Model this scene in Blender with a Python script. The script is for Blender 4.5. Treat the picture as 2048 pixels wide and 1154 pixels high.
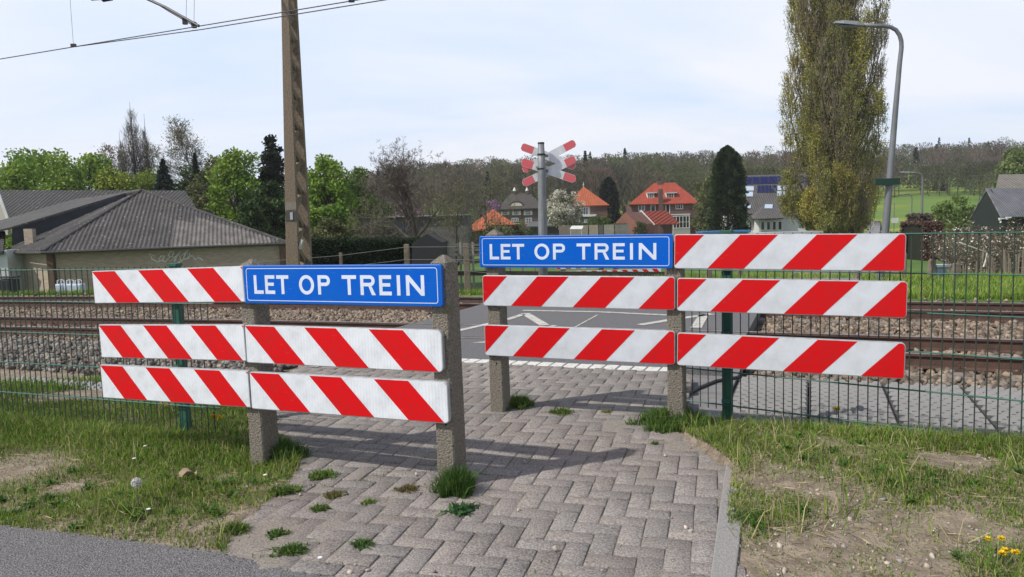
import bpy, math, random
import numpy as np
from mathutils import Vector, Matrix
random.seed(7); rng = np.random.default_rng(7)
for o in list(bpy.data.objects): bpy.data.objects.remove(o)
SC = bpy.context.scene; COL = SC.collection
R = math.radians
# ---------------------------------------------------------------- camera
F = 1480.0; H = 1.4; ROLL = 0.030
PITCH = math.atan(math.cos(ROLL) * 130 / F)
CP = np.array([0, 0, H])
_fw = np.array([0, math.cos(PITCH), -math.sin(PITCH)]); _r0 = np.array([1., 0, 0]); _u0 = np.array([0, math.sin(PITCH), math.cos(PITCH)])
_cr = math.cos(ROLL) * _r0 - math.sin(ROLL) * _u0; _cu = math.sin(ROLL) * _r0 + math.cos(ROLL) * _u0
cd = bpy.data.cameras.new('camera'); cam = bpy.data.objects.new('camera', cd); COL.objects.link(cam); SC.camera = cam
cd.sensor_width = 36; cd.sensor_fit = 'HORIZONTAL'; cd.lens = 36 * F / 2048; cd.clip_start = 0.05; cd.clip_end = 3000
cam.matrix_world = Matrix(((_cr[0], _cu[0], -_fw[0], 0), (_cr[1], _cu[1], -_fw[1], 0), (_cr[2], _cu[2], -_fw[2], H), (0, 0, 0, 1)))
def ray(x, y): return _fw + _cr * (x - 1024) / F + _cu * (577 - y) / F
def G(x, y, z=0.0):                       # survey helper: point of the level plane z seen at a photo position
    d = ray(x, y); return CP + d * ((z - H) / d[2])
def Y(x, y, yy):                          # survey helper: point at distance yy
    d = ray(x, y); return CP + d * (yy / d[1])
# ---------------------------------------------------------------- light
SUNDIR = Vector((-1.04, -0.47, 1.22)).normalized()
sl = bpy.data.lights.new('sun', 'SUN'); sl.energy = 4.3; sl.angle = R(1.0); sl.color = (1, 0.955, 0.89)
sun = bpy.data.objects.new('sun', sl); COL.objects.link(sun); sun.location = (0, 0, 40)
sun.rotation_euler = SUNDIR.to_track_quat('Z', 'Y').to_euler()
w = bpy.data.worlds.new('World'); SC.world = w; w.use_nodes = True
SC.view_settings.view_transform = 'Standard'; SC.view_settings.look = 'None'; SC.view_settings.gamma = 1; SC.view_settings.exposure = 0.07
def build_world():
    nt = w.node_tree; N = nt.nodes; L = nt.links; N.clear()
    out = N.new('ShaderNodeOutputWorld'); bg = N.new('ShaderNodeBackground'); bg.inputs[1].default_value = 0.10
    sky = N.new('ShaderNodeTexSky'); sky.sky_type = 'NISHITA'; sky.sun_disc = False
    sky.sun_elevation = math.asin(SUNDIR.z); sky.sun_rotation = math.atan2(SUNDIR.x, SUNDIR.y); sky.dust_density = 1.0; sky.ozone_density = 3.0
    tc = N.new('ShaderNodeTexCoord'); sp = N.new('ShaderNodeSeparateXYZ'); L.new(tc.outputs['Generated'], sp.inputs[0])
    zz = N.new('ShaderNodeMath'); zz.operation = 'MAXIMUM'; L.new(sp.outputs[2], zz.inputs[0]); zz.inputs[1].default_value = 0.0
    za = N.new('ShaderNodeMath'); za.operation = 'ADD'; L.new(zz.outputs[0], za.inputs[0]); za.inputs[1].default_value = 0.16
    dx = N.new('ShaderNodeMath'); dx.operation = 'DIVIDE'; L.new(sp.outputs[0], dx.inputs[0]); L.new(za.outputs[0], dx.inputs[1])
    dy = N.new('ShaderNodeMath'); dy.operation = 'DIVIDE'; L.new(sp.outputs[1], dy.inputs[0]); L.new(za.outputs[0], dy.inputs[1])
    cb = N.new('ShaderNodeCombineXYZ'); L.new(dx.outputs[0], cb.inputs[0]); L.new(dy.outputs[0], cb.inputs[1])
    mp = N.new('ShaderNodeMapping'); mp.inputs['Rotation'].default_value = (0, 0, R(25)); mp.inputs['Scale'].default_value = (0.45, 0.8, 1); L.new(cb.outputs[0], mp.inputs[0])
    n1 = N.new('ShaderNodeTexNoise'); n1.inputs['Scale'].default_value = 0.9; n1.inputs['Detail'].default_value = 7; n1.inputs['Roughness'].default_value = 0.52; n1.inputs['Distortion'].default_value = 0.6
    L.new(mp.outputs[0], n1.inputs['Vector'])
    mr = N.new('ShaderNodeMapRange'); mr.inputs['From Min'].default_value = 0.36; mr.inputs['From Max'].default_value = 0.58; mr.inputs['To Min'].default_value = 0.0; mr.inputs['To Max'].default_value = 1.0
    L.new(n1.outputs['Fac'], mr.inputs[0])
    el = N.new('ShaderNodeMapRange'); el.interpolation_type = 'SMOOTHSTEP'; el.inputs['From Min'].default_value = 0.25; el.inputs['From Max'].default_value = 0.75; el.inputs['To Min'].default_value = 1.0; el.inputs['To Max'].default_value = 0.30
    L.new(sp.outputs[2], el.inputs[0])
    mu = N.new('ShaderNodeMath'); mu.operation = 'MULTIPLY'; L.new(mr.outputs[0], mu.inputs[0]); L.new(el.outputs[0], mu.inputs[1])
    mx = N.new('ShaderNodeMixRGB'); cl = N.new('ShaderNodeMixRGB'); L.new(mr.outputs[0], cl.inputs[0]); cl.inputs[1].default_value = (7.3, 8.5, 10.4, 1); cl.inputs[2].default_value = (9.4, 9.6, 10.3, 1); mu.inputs[0].default_value = 0.9; L.remove(mu.inputs[0].links[0]); mu.inputs[0].default_value = 0.93
    L.new(mu.outputs[0], mx.inputs[0]); L.new(sky.outputs[0], mx.inputs[1]); L.new(cl.outputs[0], mx.inputs[2])
    L.new(mx.outputs[0], bg.inputs[0]); L.new(bg.outputs[0], out.inputs[0])
build_world()
# ---------------------------------------------------------------- helpers
CT = {}
def mat(name, col, rough=0.8, col2=None, scale=4.0, bump=0.0, bscale=None, metal=0.0, detail=6, lo=0.35, hi=0.65, spec=0.4, vary=False, trans=0.0, stretch=None, spots=None):
    if name in CT: return CT[name]
    m = bpy.data.materials.new(name); m.use_nodes = True; nt = m.node_tree; N = nt.nodes; L = nt.links
    b = N['Principled BSDF']; b.inputs['Roughness'].default_value = rough; b.inputs['Metallic'].default_value = metal
    b.inputs['Specular IOR Level'].default_value = spec
    tc = N.new('ShaderNodeTexCoord'); vec = tc.outputs['Object']
    if stretch:
        mp = N.new('ShaderNodeMapping'); mp.inputs['Scale'].default_value = stretch; L.new(vec, mp.inputs[0]); vec = mp.outputs[0]
    out = None
    if col2 is not None:
        n = N.new('ShaderNodeTexNoise'); n.inputs['Scale'].default_value = scale; n.inputs['Detail'].default_value = detail; n.inputs['Roughness'].default_value = 0.65; L.new(vec, n.inputs['Vector'])
        mr = N.new('ShaderNodeMapRange'); mr.inputs['From Min'].default_value = lo; mr.inputs['From Max'].default_value = hi; L.new(n.outputs['Fac'], mr.inputs[0])
        mx = N.new('ShaderNodeMixRGB'); mx.inputs[1].default_value = (*col, 1); mx.inputs[2].default_value = (*col2, 1); L.new(mr.outputs[0], mx.inputs[0]); out = mx.outputs[0]
    if spots:
        sc_, th, sc = spots
        n = N.new('ShaderNodeTexNoise'); n.inputs['Scale'].default_value = sc_; n.inputs['Detail'].default_value = 3; L.new(tc.outputs['Object'], n.inputs['Vector'])
        mr = N.new('ShaderNodeMapRange'); mr.inputs['From Min'].default_value = th; mr.inputs['From Max'].default_value = th + 0.05; L.new(n.outputs['Fac'], mr.inputs[0])
        mx = N.new('ShaderNodeMixRGB'); L.new(mr.outputs[0], mx.inputs[0]); mx.inputs[2].default_value = (*sc, 1)
        if out: L.new(out, mx.inputs[1])
        else: mx.inputs[1].default_value = (*col, 1)
        out = mx.outputs[0]
    if vary:
        a = N.new('ShaderNodeAttribute'); a.attribute_name = 'var'; mx = N.new('ShaderNodeMixRGB'); mx.blend_type = 'MULTIPLY'; mx.inputs[0].default_value = 1
        if out: L.new(out, mx.inputs[1])
        else: mx.inputs[1].default_value = (*col, 1)
        L.new(a.outputs['Color'], mx.inputs[2]); out = mx.outputs[0]
    if out: L.new(out, b.inputs['Base Color'])
    else: b.inputs['Base Color'].default_value = (*col, 1)
    if bump:
        n = N.new('ShaderNodeTexNoise'); n.inputs['Scale'].default_value = bscale or scale * 6; n.inputs['Detail'].default_value = 5; L.new(vec, n.inputs['Vector'])
        bp = N.new('ShaderNodeBump'); bp.inputs['Strength'].default_value = bump; bp.inputs['Distance'].default_value = 0.02; L.new(n.outputs['Fac'], bp.inputs['Height']); L.new(bp.outputs[0], b.inputs['Normal'])
    if trans:
        t = N.new('ShaderNodeBsdfTranslucent'); ms = N.new('ShaderNodeMixShader'); ms.inputs[0].default_value = trans
        if out: L.new(out, t.inputs[0])
        else: t.inputs[0].default_value = (*col, 1)
        L.new(b.outputs[0], ms.inputs[1]); L.new(t.outputs[0], ms.inputs[2]); L.new(ms.outputs[0], N['Material Output'].inputs[0])
    CT[name] = m; return m
def mesh_np(name, V, quads=None, tris=None, mats=(), mi=None, var=None, smooth=False):
    me = bpy.data.meshes.new(name); V = np.asarray(V, dtype=np.float32)
    nq = 0 if quads is None else len(quads); ntri = 0 if tris is None else len(tris)
    idx = []
    if nq: idx.append(np.asarray(quads, dtype=np.int32).ravel())
    if ntri: idx.append(np.asarray(tris, dtype=np.int32).ravel())
    idx = np.concatenate(idx); ls = np.concatenate([np.arange(nq) * 4, nq * 4 + np.arange(ntri) * 3]).astype(np.int32)
    me.vertices.add(len(V)); me.vertices.foreach_set('co', V.ravel()); me.loops.add(len(idx)); me.loops.foreach_set('vertex_index', idx)
    me.polygons.add(nq + ntri); me.polygons.foreach_set('loop_start', ls)
    for m in mats: me.materials.append(m)
    if mi is not None: me.polygons.foreach_set('material_index', np.asarray(mi, dtype=np.int32))
    if smooth: me.polygons.foreach_set('use_smooth', np.ones(nq + ntri, dtype=bool))
    me.update(calc_edges=True)
    if var is not None:
        at = me.color_attributes.new('var', 'FLOAT_COLOR', 'POINT'); var = np.asarray(var, dtype=np.float32)
        if var.ndim == 1: var = np.repeat(var[:, None], 3, 1)
        at.data.foreach_set('color', np.concatenate([var, np.ones((len(V), 1), np.float32)], 1).ravel())
    return me
def link(name, me, parent=None, **kw):
    o = bpy.data.objects.new(name, me); COL.objects.link(o)
    if parent is not None: o.parent = parent
    for k, v in kw.items():
        if v: o[k] = v
    return o
def thing(name, label, category, loc=(0, 0, 0), rz=0, group=None):
    o = bpy.data.objects.new(name, None); COL.objects.link(o); o.location = loc; o.rotation_euler = (0, 0, rz); o.empty_display_size = 0.2
    o['label'] = label; o['category'] = category
    if group: o['group'] = group
    return o
class MB:
    def __init__(s): s.v = []; s.f = []; s.m = []
    def add(s, vs, fs, mi=0):
        b = len(s.v); s.v += [tuple(float(c) for c in v) for v in vs]; s.f += [tuple(b + i for i in f) for f in fs]; s.m += [mi] * len(fs); return s
    def box(s, c, d, mi=0, M=None, taper=1.0):
        x, y, z = (k / 2 for k in d); P = []
        for sz in (-1, 1):
            t = taper if sz > 0 else 1
            P += [Vector((sx * x * t, sy * y * t, sz * z)) for sx, sy in ((-1, -1), (1, -1), (1, 1), (-1, 1))]
        if M is not None: P = [M @ p for p in P]
        c = Vector(c)
        return s.add([p + c for p in P], [(3, 2, 1, 0), (4, 5, 6, 7), (0, 1, 5, 4), (1, 2, 6, 5), (2, 3, 7, 6), (3, 0, 4, 7)], mi)
    def bar(s, a, b, w_, h_=None, mi=0):
        a = Vector(a); b = Vector(b); d = b - a; M = d.to_track_quat('Z', 'Y').to_matrix()
        return s.box((a + b) / 2, (w_, h_ or w_, d.length), mi, M)
    def tube(s, pts, r, n=8, mi=0, cap=True):
        pts = [Vector(p) for p in pts]; rs = r if isinstance(r, (list, tuple)) else [r] * len(pts); vs = []; fs = []
        q = None; pd = None
        for i, p in enumerate(pts):
            d = (pts[min(i + 1, len(pts) - 1)] - pts[max(i - 1, 0)]).normalized(); q = d.to_track_quat('Z', 'Y') if q is None else pd.rotation_difference(d) @ q; pd = d
            for k in range(n):
                a = 2 * math.pi * k / n; vs.append(p + q @ Vector((math.cos(a) * rs[i], math.sin(a) * rs[i], 0)))
        for i in range(len(pts) - 1):
            for k in range(n): fs.append((i * n + k, i * n + (k + 1) % n, (i + 1) * n + (k + 1) % n, (i + 1) * n + k))
        if cap: fs += [tuple(range(n - 1, -1, -1)), tuple(range((len(pts) - 1) * n, len(pts) * n))]
        return s.add(vs, fs, mi)
    def prism(s, poly, z0, z1, mi=0, M=None):     # polygon (x,y) extruded z0..z1, optional matrix
        n = len(poly); P = [Vector((x, y, z0)) for x, y in poly] + [Vector((x, y, z1)) for x, y in poly]
        if M is not None: P = [M @ p for p in P]
        return s.add(P, [tuple(range(n - 1, -1, -1)), tuple(range(n, 2 * n))] + [(i, (i + 1) % n, n + (i + 1) % n, n + i) for i in range(n)], mi)
    def face(s, vs, mi=0): return s.add(vs, [tuple(range(len(vs)))], mi)
    def slab(s, vs, t, mi=0):                     # thin plate from a planar loop, thickness t behind it
        P = [Vector(v) for v in vs]; n = (P[1] - P[0]).cross(P[2] - P[0]).normalized(); Q = [p - n * t for p in P]; k = len(P)
        return s.add(P + Q, [tuple(range(k)), tuple(range(2 * k - 1, k - 1, -1))] + [(i, k + i, k + (i + 1) % k, (i + 1) % k) for i in range(k)], mi)
    def mesh(s, name, mats, smooth=False):
        me = bpy.data.meshes.new(name); me.from_pydata(s.v, [], s.f)
        for m in mats: me.materials.append(m)
        me.polygons.foreach_set('material_index', s.m)
        if smooth: me.polygons.foreach_set('use_smooth', [len(f) == 4 for f in s.f])
        me.update(); return me
    def obj(s, name, mats, parent=None, smooth=False, **kw):
        if not isinstance(mats, (list, tuple)): mats = [mats]
        return link(name, s.mesh(name, mats, smooth), parent, **kw)
def bevel(o, wd=0.005, seg=2):
    b = o.modifiers.new('bevel', 'BEVEL'); b.width = wd; b.segments = seg; b.limit_method = 'ANGLE'; b.angle_limit = R(40); return o
def dup(root, loc=None, rz=None, label=None):
    r = root.copy(); COL.objects.link(r)
    if loc is not None: r.location = loc
    if rz is not None: r.rotation_euler = (0, 0, rz)
    if label: r['label'] = label
    for ch in list(root.children):
        c = ch.copy(); COL.objects.link(c); c.parent = r
        for g in ch.children:
            d = g.copy(); COL.objects.link(d); d.parent = c
    return r
def vnoise(x, y, s, seed=0, oct=3):
    x = np.asarray(x, float) * s; y = np.asarray(y, float) * s; out = 0; amp = 1; tot = 0
    for o_ in range(oct):
        xi = np.floor(x).astype(np.int64); yi = np.floor(y).astype(np.int64); fx = x - xi; fy = y - yi; fx = fx * fx * (3 - 2 * fx); fy = fy * fy * (3 - 2 * fy)
        def h(a, b):
            n = (a * 374761393 + b * 668265263 + (seed + o_) * 974711) & 0x7fffffff; n = (n ^ (n >> 13)) * 1274126177 & 0x7fffffff; return ((n ^ (n >> 16)) & 0xffff) / 65535.0
        v = (h(xi, yi) * (1 - fx) + h(xi + 1, yi) * fx) * (1 - fy) + (h(xi, yi + 1) * (1 - fx) + h(xi + 1, yi + 1) * fx) * fy
        out = out + v * amp; tot += amp; amp *= 0.5; x = x * 2.03 + 17; y = y * 2.03 + 31
    return out / tot
def sst(a, b, x): t = np.clip((x - a) / (b - a), 0, 1); return t * t * (3 - 2 * t)
# rail frame: u runs along the line to the right, n away from the camera
AZ = R(68); UX, UY = math.sin(AZ), -math.cos(AZ); NX, NY = math.cos(AZ), math.sin(AZ)
def un(u, n, z=0.0): return Vector((u * UX + n * NX, u * UY + n * NY, z))
def to_un(x, y): return x * UX + y * UY, x * NX + y * NY
def curve(u): d = np.clip(u + 3, -22, 22); return 0.004 * d * d
def in_poly(x, y, poly):
    x = np.asarray(x); y = np.asarray(y); r = np.zeros(x.shape, bool); j = len(poly) - 1
    for i in range(len(poly)):
        xi, yi = poly[i][:2]; xj, yj = poly[j][:2]
        c = ((yi > y) != (yj > y)) & (x < (xj - xi) * (y - yi) / (yj - yi + 1e-12) + xi); r ^= c; j = i
    return r
PATH = [tuple(G(*p)[:2]) for p in [(330, 1400), (425, 1170), (470, 1060), (560, 985), (600, 930), (548, 850), (585, 770), (600, 722), (900, 700), (1300, 716), (1375, 735), (1372, 760), (1330, 838), (1385, 885), (1466, 940), (1458, 1006), (1446, 1154), (1415, 1500)]]
CROSS = [tuple(un(u, n)[:2]) for u, n in [(-5.7, 6.6), (-5.3, 15.4), (-0.5, 15.4), (-0.8, 6.6)]]
ASPH = [tuple(G(*p)[:2]) for p in [(-900, 1010), (0, 1052), (440, 1106), (560, 1140), (700, 1162), (900, 1230), (1000, 1700), (-2500, 1700)]]
def pz(n): return -0.10 * sst(5.2, 8.4, n)
def terrain(x, y):
    x = np.asarray(x, float); y = np.asarray(y, float); u, n = to_un(x, y); nn = n + curve(u)
    z = 0.0 - 0.05 * sst(-2.0, -3.6, u) * sst(6, 4.5, n)
    z = z - 0.30 * sst(4.7, 5.9, n) * sst(15.6, 14.9, nn)
    lf = sst(-5.5, -9.5, u); z = z - (0.25 + 1.3 * (sst(0, 1, (n - 17) / 24) * (1 - lf) + lf * sst(0, 1, (nn - 15.2) / 5.0))) * sst(14.9, 15.8, nn)
    z = z - 0.45 * sst(45, 130, y)
    rs = sst(-0.36, -0.12, x / np.maximum(y, 1)) * 0.75 + 0.25
    z = z + 0.104 * np.clip(y - 150, 0, 270) * rs
    near = sst(30, 8, np.hypot(x, y))
    z = z + near * 0.035 * (vnoise(x, y, 1.1, 3) - 0.55) + 0.5 * (vnoise(x, y, 0.03, 5) - 0.5) * sst(40, 100, y)
    mound = 0.07 * np.exp(-((x - 1.5) ** 2 / 0.5 + (y - 4.35) ** 2 / 0.25)) + 0.08 * np.exp(-((x - 2.6) ** 2 / 1.2 + (y - 3.6) ** 2 / 0.3))
    mound = mound + 0.05 * np.exp(-((x + 1.9) ** 2 / 0.5 + (y - 3.7) ** 2 / 0.3))
    return z + mound * (1 - 0)
def T(x, y): return float(terrain(np.array([x]), np.array([y]))[0])
def onT(x, y): return (x, y, T(x, y))
def GT(px, py):                            # photo position -> point on the terrain
    z = 0.0
    for _ in range(12):
        p = G(px, py, z); z = 0.5 * z + 0.5 * T(p[0], p[1])
    return p[0], p[1]
# ---------------------------------------------------------------- ground
def build_ground():
    k = np.linspace(-1, 1, 421); us = np.sinh(k * 8.2) / math.sinh(8.2) * 900 - 1.5
    k = np.linspace(-0.42, 1, 471); ns = np.sinh(k * 7.6) / math.sinh(7.6) * 1000 + 4.0
    UU, NN = np.meshgrid(us, ns, indexing='ij'); X = UU * UX + NN * NX; YY = UU * UY + NN * NY; Z = terrain(X, YY)
    ip = in_poly(X, YY, PATH) | in_poly(X, YY, CROSS) | in_poly(X, YY, ASPH)
    Z = np.where(ip, np.minimum(Z, pz(NN)) - 0.035, Z)
    V = np.stack([X, YY, Z], -1).reshape(-1, 3); a, b = UU.shape; i = np.arange(a - 1)[:, None] * b + np.arange(b - 1)[None, :]
    Q = np.stack([i, i + b, i + b + 1, i + 1], -1).reshape(-1, 4)
    m = mat('ground_soil', (0.29, 0.235, 0.175), 0.95, (0.15, 0.118, 0.082), 11, 0.9, 60, spots=(75, 0.70, (0.30, 0.27, 0.23)))
    g = mat('meadow', (0.085, 0.15, 0.024), 0.95, (0.050, 0.105, 0.016), 0.35, 0.3, 3, lo=0.4, hi=0.6)
    gr = mat('field', (0.10, 0.175, 0.024), 0.95, (0.27, 0.26, 0.02), 0.05, 0.2, 2, lo=0.48, hi=0.62, stretch=(0.25, 1.6, 1))
    c = V[Q].mean(1); u_, n_ = to_un(c[:, 0], c[:, 1]); mi = np.where(n_ + curve(u_) > 14.9, 1, 0); mi = np.where((c[:, 1] > 120), 2, mi)
    link('ground', mesh_np('ground', V, Q, None, [m, g, gr], mi, smooth=True), kind='structure')
build_ground()
# ---------------------------------------------------------------- paving, kerb, asphalt, crossing deck, far road
BA = R(15.5); AX = np.array([math.cos(BA), -math.sin(BA)]); BX = np.array([math.sin(BA), math.cos(BA)])
NW = to_un(*G(1110, 726, -0.05)[:2])[1]      # the white block line
def build_bricks():
    wd = 0.107; V = []; Q = []; C = []; gap = 0.0014
    missing = [tuple(G(x, y)[:2]) for x, y in [(1215, 1033), (1290, 1046)]]
    for i in range(-50, 60):
        for j in range(0, 90):
            c = (i - j) % 4
            if c == 0: x0, x1, y0, y1 = i, i + 2, j, j + 1
            elif c == 3: x0, x1, y0, y1 = i, i + 1, j, j + 2
            else: continue
            cx, cy = (x0 + x1) / 2 * wd, (y0 + y1) / 2 * wd; P = AX * cx + BX * cy
            u, n = to_un(*P)
            if n > NW - 0.14: continue
            jit = 0.12 * (vnoise(P[0] * 3, P[1] * 3, 1, 2) - 0.5)
            if not bool(in_poly(np.array([P[0] + jit]), np.array([P[1]]), PATH)[0]): continue
            if any((P[0] - a) ** 2 + (P[1] - b) ** 2 < 0.055 ** 2 for a, b in missing): dz = -0.022
            else: dz = 0
            hx, hy = (x1 - x0) / 2 * wd - gap - random.uniform(0, .002), (y1 - y0) / 2 * wd - gap - random.uniform(0, .002)
            a = random.gauss(0, 0.012); ca, sa = math.cos(a), math.sin(a); tx, ty = random.gauss(0, 0.008), random.gauss(0, 0.008)
            und = 0.022 * (float(vnoise(P[0], P[1], 1.3, 9)) - 0.5)
            z = pz(n) + und + random.uniform(-0.0025, 0.0025) + dz; b = 0.0032; k0 = len(V); n_u = (0.84 + 0.22 * random.random()) * (0.80 + 0.36 * float(vnoise(P[0], P[1], .9, 62))); tt_ = float(vnoise(P[0], P[1], .6, 71))
            tint = random.random(); col = (n_u * (1 + 0.05 * tint + .05 * tt_), n_u, n_u * (1 - 0.03 * tint - .06 * tt_))
            for bx_, by_, bz in ((hx - b, hy - b, 0), (hx, hy, -b), (hx, hy, -0.06)):
                for sx, sy in ((-1, -1), (1, -1), (1, 1), (-1, 1)):
                    lx, ly = sx * bx_, sy * by_
                    if bz == -b: lx += random.uniform(-.0015, .0015); ly += random.uniform(-.0015, .0015)
                    rx, ry = lx * ca - ly * sa, lx * sa + ly * ca; q = P + AX * rx + BX * ry
                    V.append((q[0], q[1], z + bz + tx * lx + ty * ly)); C.append(col)
            Q.append((k0, k0 + 1, k0 + 2, k0 + 3))
            for r_ in (0, 4):
                for s_ in range(4): Q.append((k0 + r_ + s_, k0 + r_ + 4 + s_, k0 + r_ + 4 + (s_ + 1) % 4, k0 + r_ + (s_ + 1) % 4))
    m = mat('paving_block', (0.335, 0.314, 0.298), 0.95, (0.140, 0.132, 0.126), 105, 0.55, 150, vary=True, lo=0.36, hi=0.64, detail=3, spec=.2)
    link('brick_path', mesh_np('brick_path', V, Q, None, [m], var=C), kind='structure')
    # sand in the joints
    mb = MB(); k = []
    xs = np.linspace(-5, 5, 301); ys = np.linspace(0.2, 8.6, 261); X, YY = np.meshgrid(xs, ys, indexing='ij'); u, n = to_un(X, YY)
    Z = pz(n) + 0.022 * (vnoise(X, YY, 1.3, 9) - 0.5) - 0.0085 + 0.0055 * sst(0.40, 0.72, vnoise(X, YY, 2.2, 44))
    for px_, py_, r_, a_ in ((500, 1090, .22, .016), (590, 1005, .20, .014), (790, 1000, .14, .011), (650, 1060, .22, .012), (880, 1030, .10, .012), (1350, 868, .16, .016), (1245, 850, .16, .012), (1400, 895, .12, .018), (1150, 822, .14, .01), (560, 930, .1, .016), (1210, 1040, .10, .008), (540, 1130, .15, .014)):
        c_ = G(px_, py_); Z = Z + .8 * a_ * np.exp(-((X - c_[0]) ** 2 + (YY - c_[1]) ** 2) / r_ ** 2) * (.15 + 1.15 * vnoise(X, YY, 13, 5, 3))
    Vv = np.stack([X, YY, Z], -1).reshape(-1, 3); i = np.arange(300)[:, None] * 261 + np.arange(260)[None, :]; Qs = np.stack([i, i + 261, i + 262, i + 1], -1).reshape(-1, 4)
    c = Vv[Qs].mean(1); keep = in_poly(c[:, 0], c[:, 1], PATH); Qs = Qs[keep]
    link('joint_sand', mesh_np('joint_sand', Vv, Qs, None, [mat('sand', (0.29, 0.255, 0.215), 0.97, (0.15, 0.135, 0.115), 90, 0.5, 120, lo=.36, hi=.64, detail=4)], smooth=True), kind='structure')
    # the row of white painted blocks
    mb = MB(); u0 = to_un(*G(640, 716, -.05)[:2])[0]; u1 = to_un(*G(1330, 736, -.05)[:2])[0]; u = u0
    rows = []
    while u < u1:
        l = 0.14; M = Matrix(((UX, NX, 0), (UY, NY, 0), (0, 0, 1))); mb.box(un(u + l / 2, NW, float(pz(NW)) - 0.025 + random.uniform(-.002, .002)), (l - 0.016, 0.18, 0.06), 0 if (u - u0) > 0.9 else 1, M)
        u += l
    wm = mat('worn_white_blocks', (0.62, 0.60, 0.56), 0.9, (0.30, 0.28, 0.26), 14, 0.5, 120, lo=0.5, hi=0.75)
    bevel(mb.obj('white_block_line', [wm, mat('paving_block_far', (0.21, 0.19, 0.18), 0.92, (0.15, 0.13, 0.12), 9, 0.5, 120)], kind='structure'), 0.004, 1)
build_bricks()
def drape(name, poly, m, z, step=0.25, grid=None):
    """sheet over a polygon, z(x,y) given"""
    xs = [p[0] for p in poly]; ys = [p[1] for p in poly]; nx = int((max(xs) - min(xs)) / step) + 2; ny = int((max(ys) - min(ys)) / step) + 2
    X, YY = np.meshgrid(np.linspace(min(xs), max(xs), nx), np.linspace(min(ys), max(ys), ny), indexing='ij'); Z = z(X, YY)
    V = np.stack([X, YY, Z], -1).reshape(-1, 3); i = np.arange(nx - 1)[:, None] * ny + np.arange(ny - 1)[None, :]; Q = np.stack([i, i + ny, i + ny + 1, i + 1], -1).reshape(-1, 4)
    c = V[Q].mean(1); Q = Q[in_poly(c[:, 0], c[:, 1], poly)]; return link(name, mesh_np(name, V, Q, None, [m], smooth=True), kind='structure')
asph = mat('asphalt_old', (0.27, 0.262, 0.26), 0.95, (0.10, 0.097, 0.097), 115, 1.0, 130, lo=.36, hi=.64, detail=3, spec=.2)
drape('asphalt_path', ASPH, asph, lambda x, y: 0.004 + 0.004 * vnoise(x, y, 2, 3), 0.022)
def build_kerb():
    mk = mat('kerb_concrete', (0.33, 0.315, 0.30), 0.9, (0.19, 0.18, 0.172), 90, 0.5, 150, lo=.3, hi=.7)
    for nm, px in (('kerb_stone', [(1366, 1560), (1426, 1560), (1488, 1011), (1441, 1007)]), ('kerb_stone', [(1441.3, 1005.5), (1488, 1009.5), (1493, 966), (1452, 932)])):
        poly = [tuple(G(*p)[:2]) for p in px]; mb = MB(); mb.prism(poly, -0.12, 0.012)
        bevel(mb.obj('kerb_edging', mk, kind='structure'), 0.006, 2)
build_kerb()
deckm = mat('deck_asphalt', (0.185, 0.18, 0.182), 0.9, (0.085, 0.082, 0.084), 60, 0.6, 120, lo=.34, hi=.66, spec=.2)
white_paint = mat('road_paint', (0.52, 0.50, 0.45), 0.8, (0.22, 0.21, 0.20), 14, 0.3, 120, lo=0.42, hi=0.72)
RN = [8.87, 10.07, 12.83, 14.0]
def uc(u, n, z): return un(u, n - float(curve(u)), z)
def build_deck():
    # strips of deck between the rails, each its own sheet, flangeway gaps left open
    cuts = [(NW + 0.10, 8.80), (8.955, 9.98), (10.14, 12.755), (12.92, 13.92), (14.08, 15.5)]; mb = MB()
    for a, b in cuts:
        st = 12; us = np.linspace(-5.75, -0.75, st)
        for i in range(st - 1):
            P = []
            for (u, n) in ((us[i], a), (us[i + 1], a), (us[i + 1], b), (us[i], b)):
                nc = n if n < 8 else n - float(curve(u)); P.append(un(u, nc, float(pz(n)) - 0.002))
            mb.add(P + [p - Vector((0, 0, .16)) for p in P], [(0, 1, 2, 3), (4, 5, 1, 0), (6, 7, 3, 2), (5, 6, 2, 1), (7, 4, 0, 3)])
    mb.obj('crossing_deck', deckm, kind='structure')
    mb = MB()                                       # painted zigzags
    def stroke(pts, wd):
        for a, b in zip(pts[:-1], pts[1:]):
            A = Vector(G(*a, -0.1)); B = Vector(G(*b, -0.1)); d = (B - A).normalized(); s = Vector((-d.y, d.x, 0)) * wd / 2
            nA = to_un(A.x, A.y)[1]; nB = to_un(B.x, B.y)[1]; A.z = float(pz(nA)) + 0.004; B.z = float(pz(nB)) + 0.004
            mb.face([A - s, B - s, B + s, A + s])
    stroke([(800, 678), (905, 664), (1012, 640), (1046, 629)], 0.12); stroke([(1050, 627), (1090, 651)], 0.15); stroke([(800, 716), (915, 689.5), (985, 683), (1110, 651)], 0.09)
    stroke([(1046, 621), (1200, 624), (1345, 631)], 0.12)
    stroke([(1280, 650), (1340, 640), (1425, 628)], 0.14); stroke([(1408, 629), (1392, 656)], 0.15)
    stroke([(628, 748), (668, 734)], 0.1); stroke([(1120, 671), (1195, 630)], 0.03)
    mb.obj('road_markings', white_paint, kind='structure')
build_deck()
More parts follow.
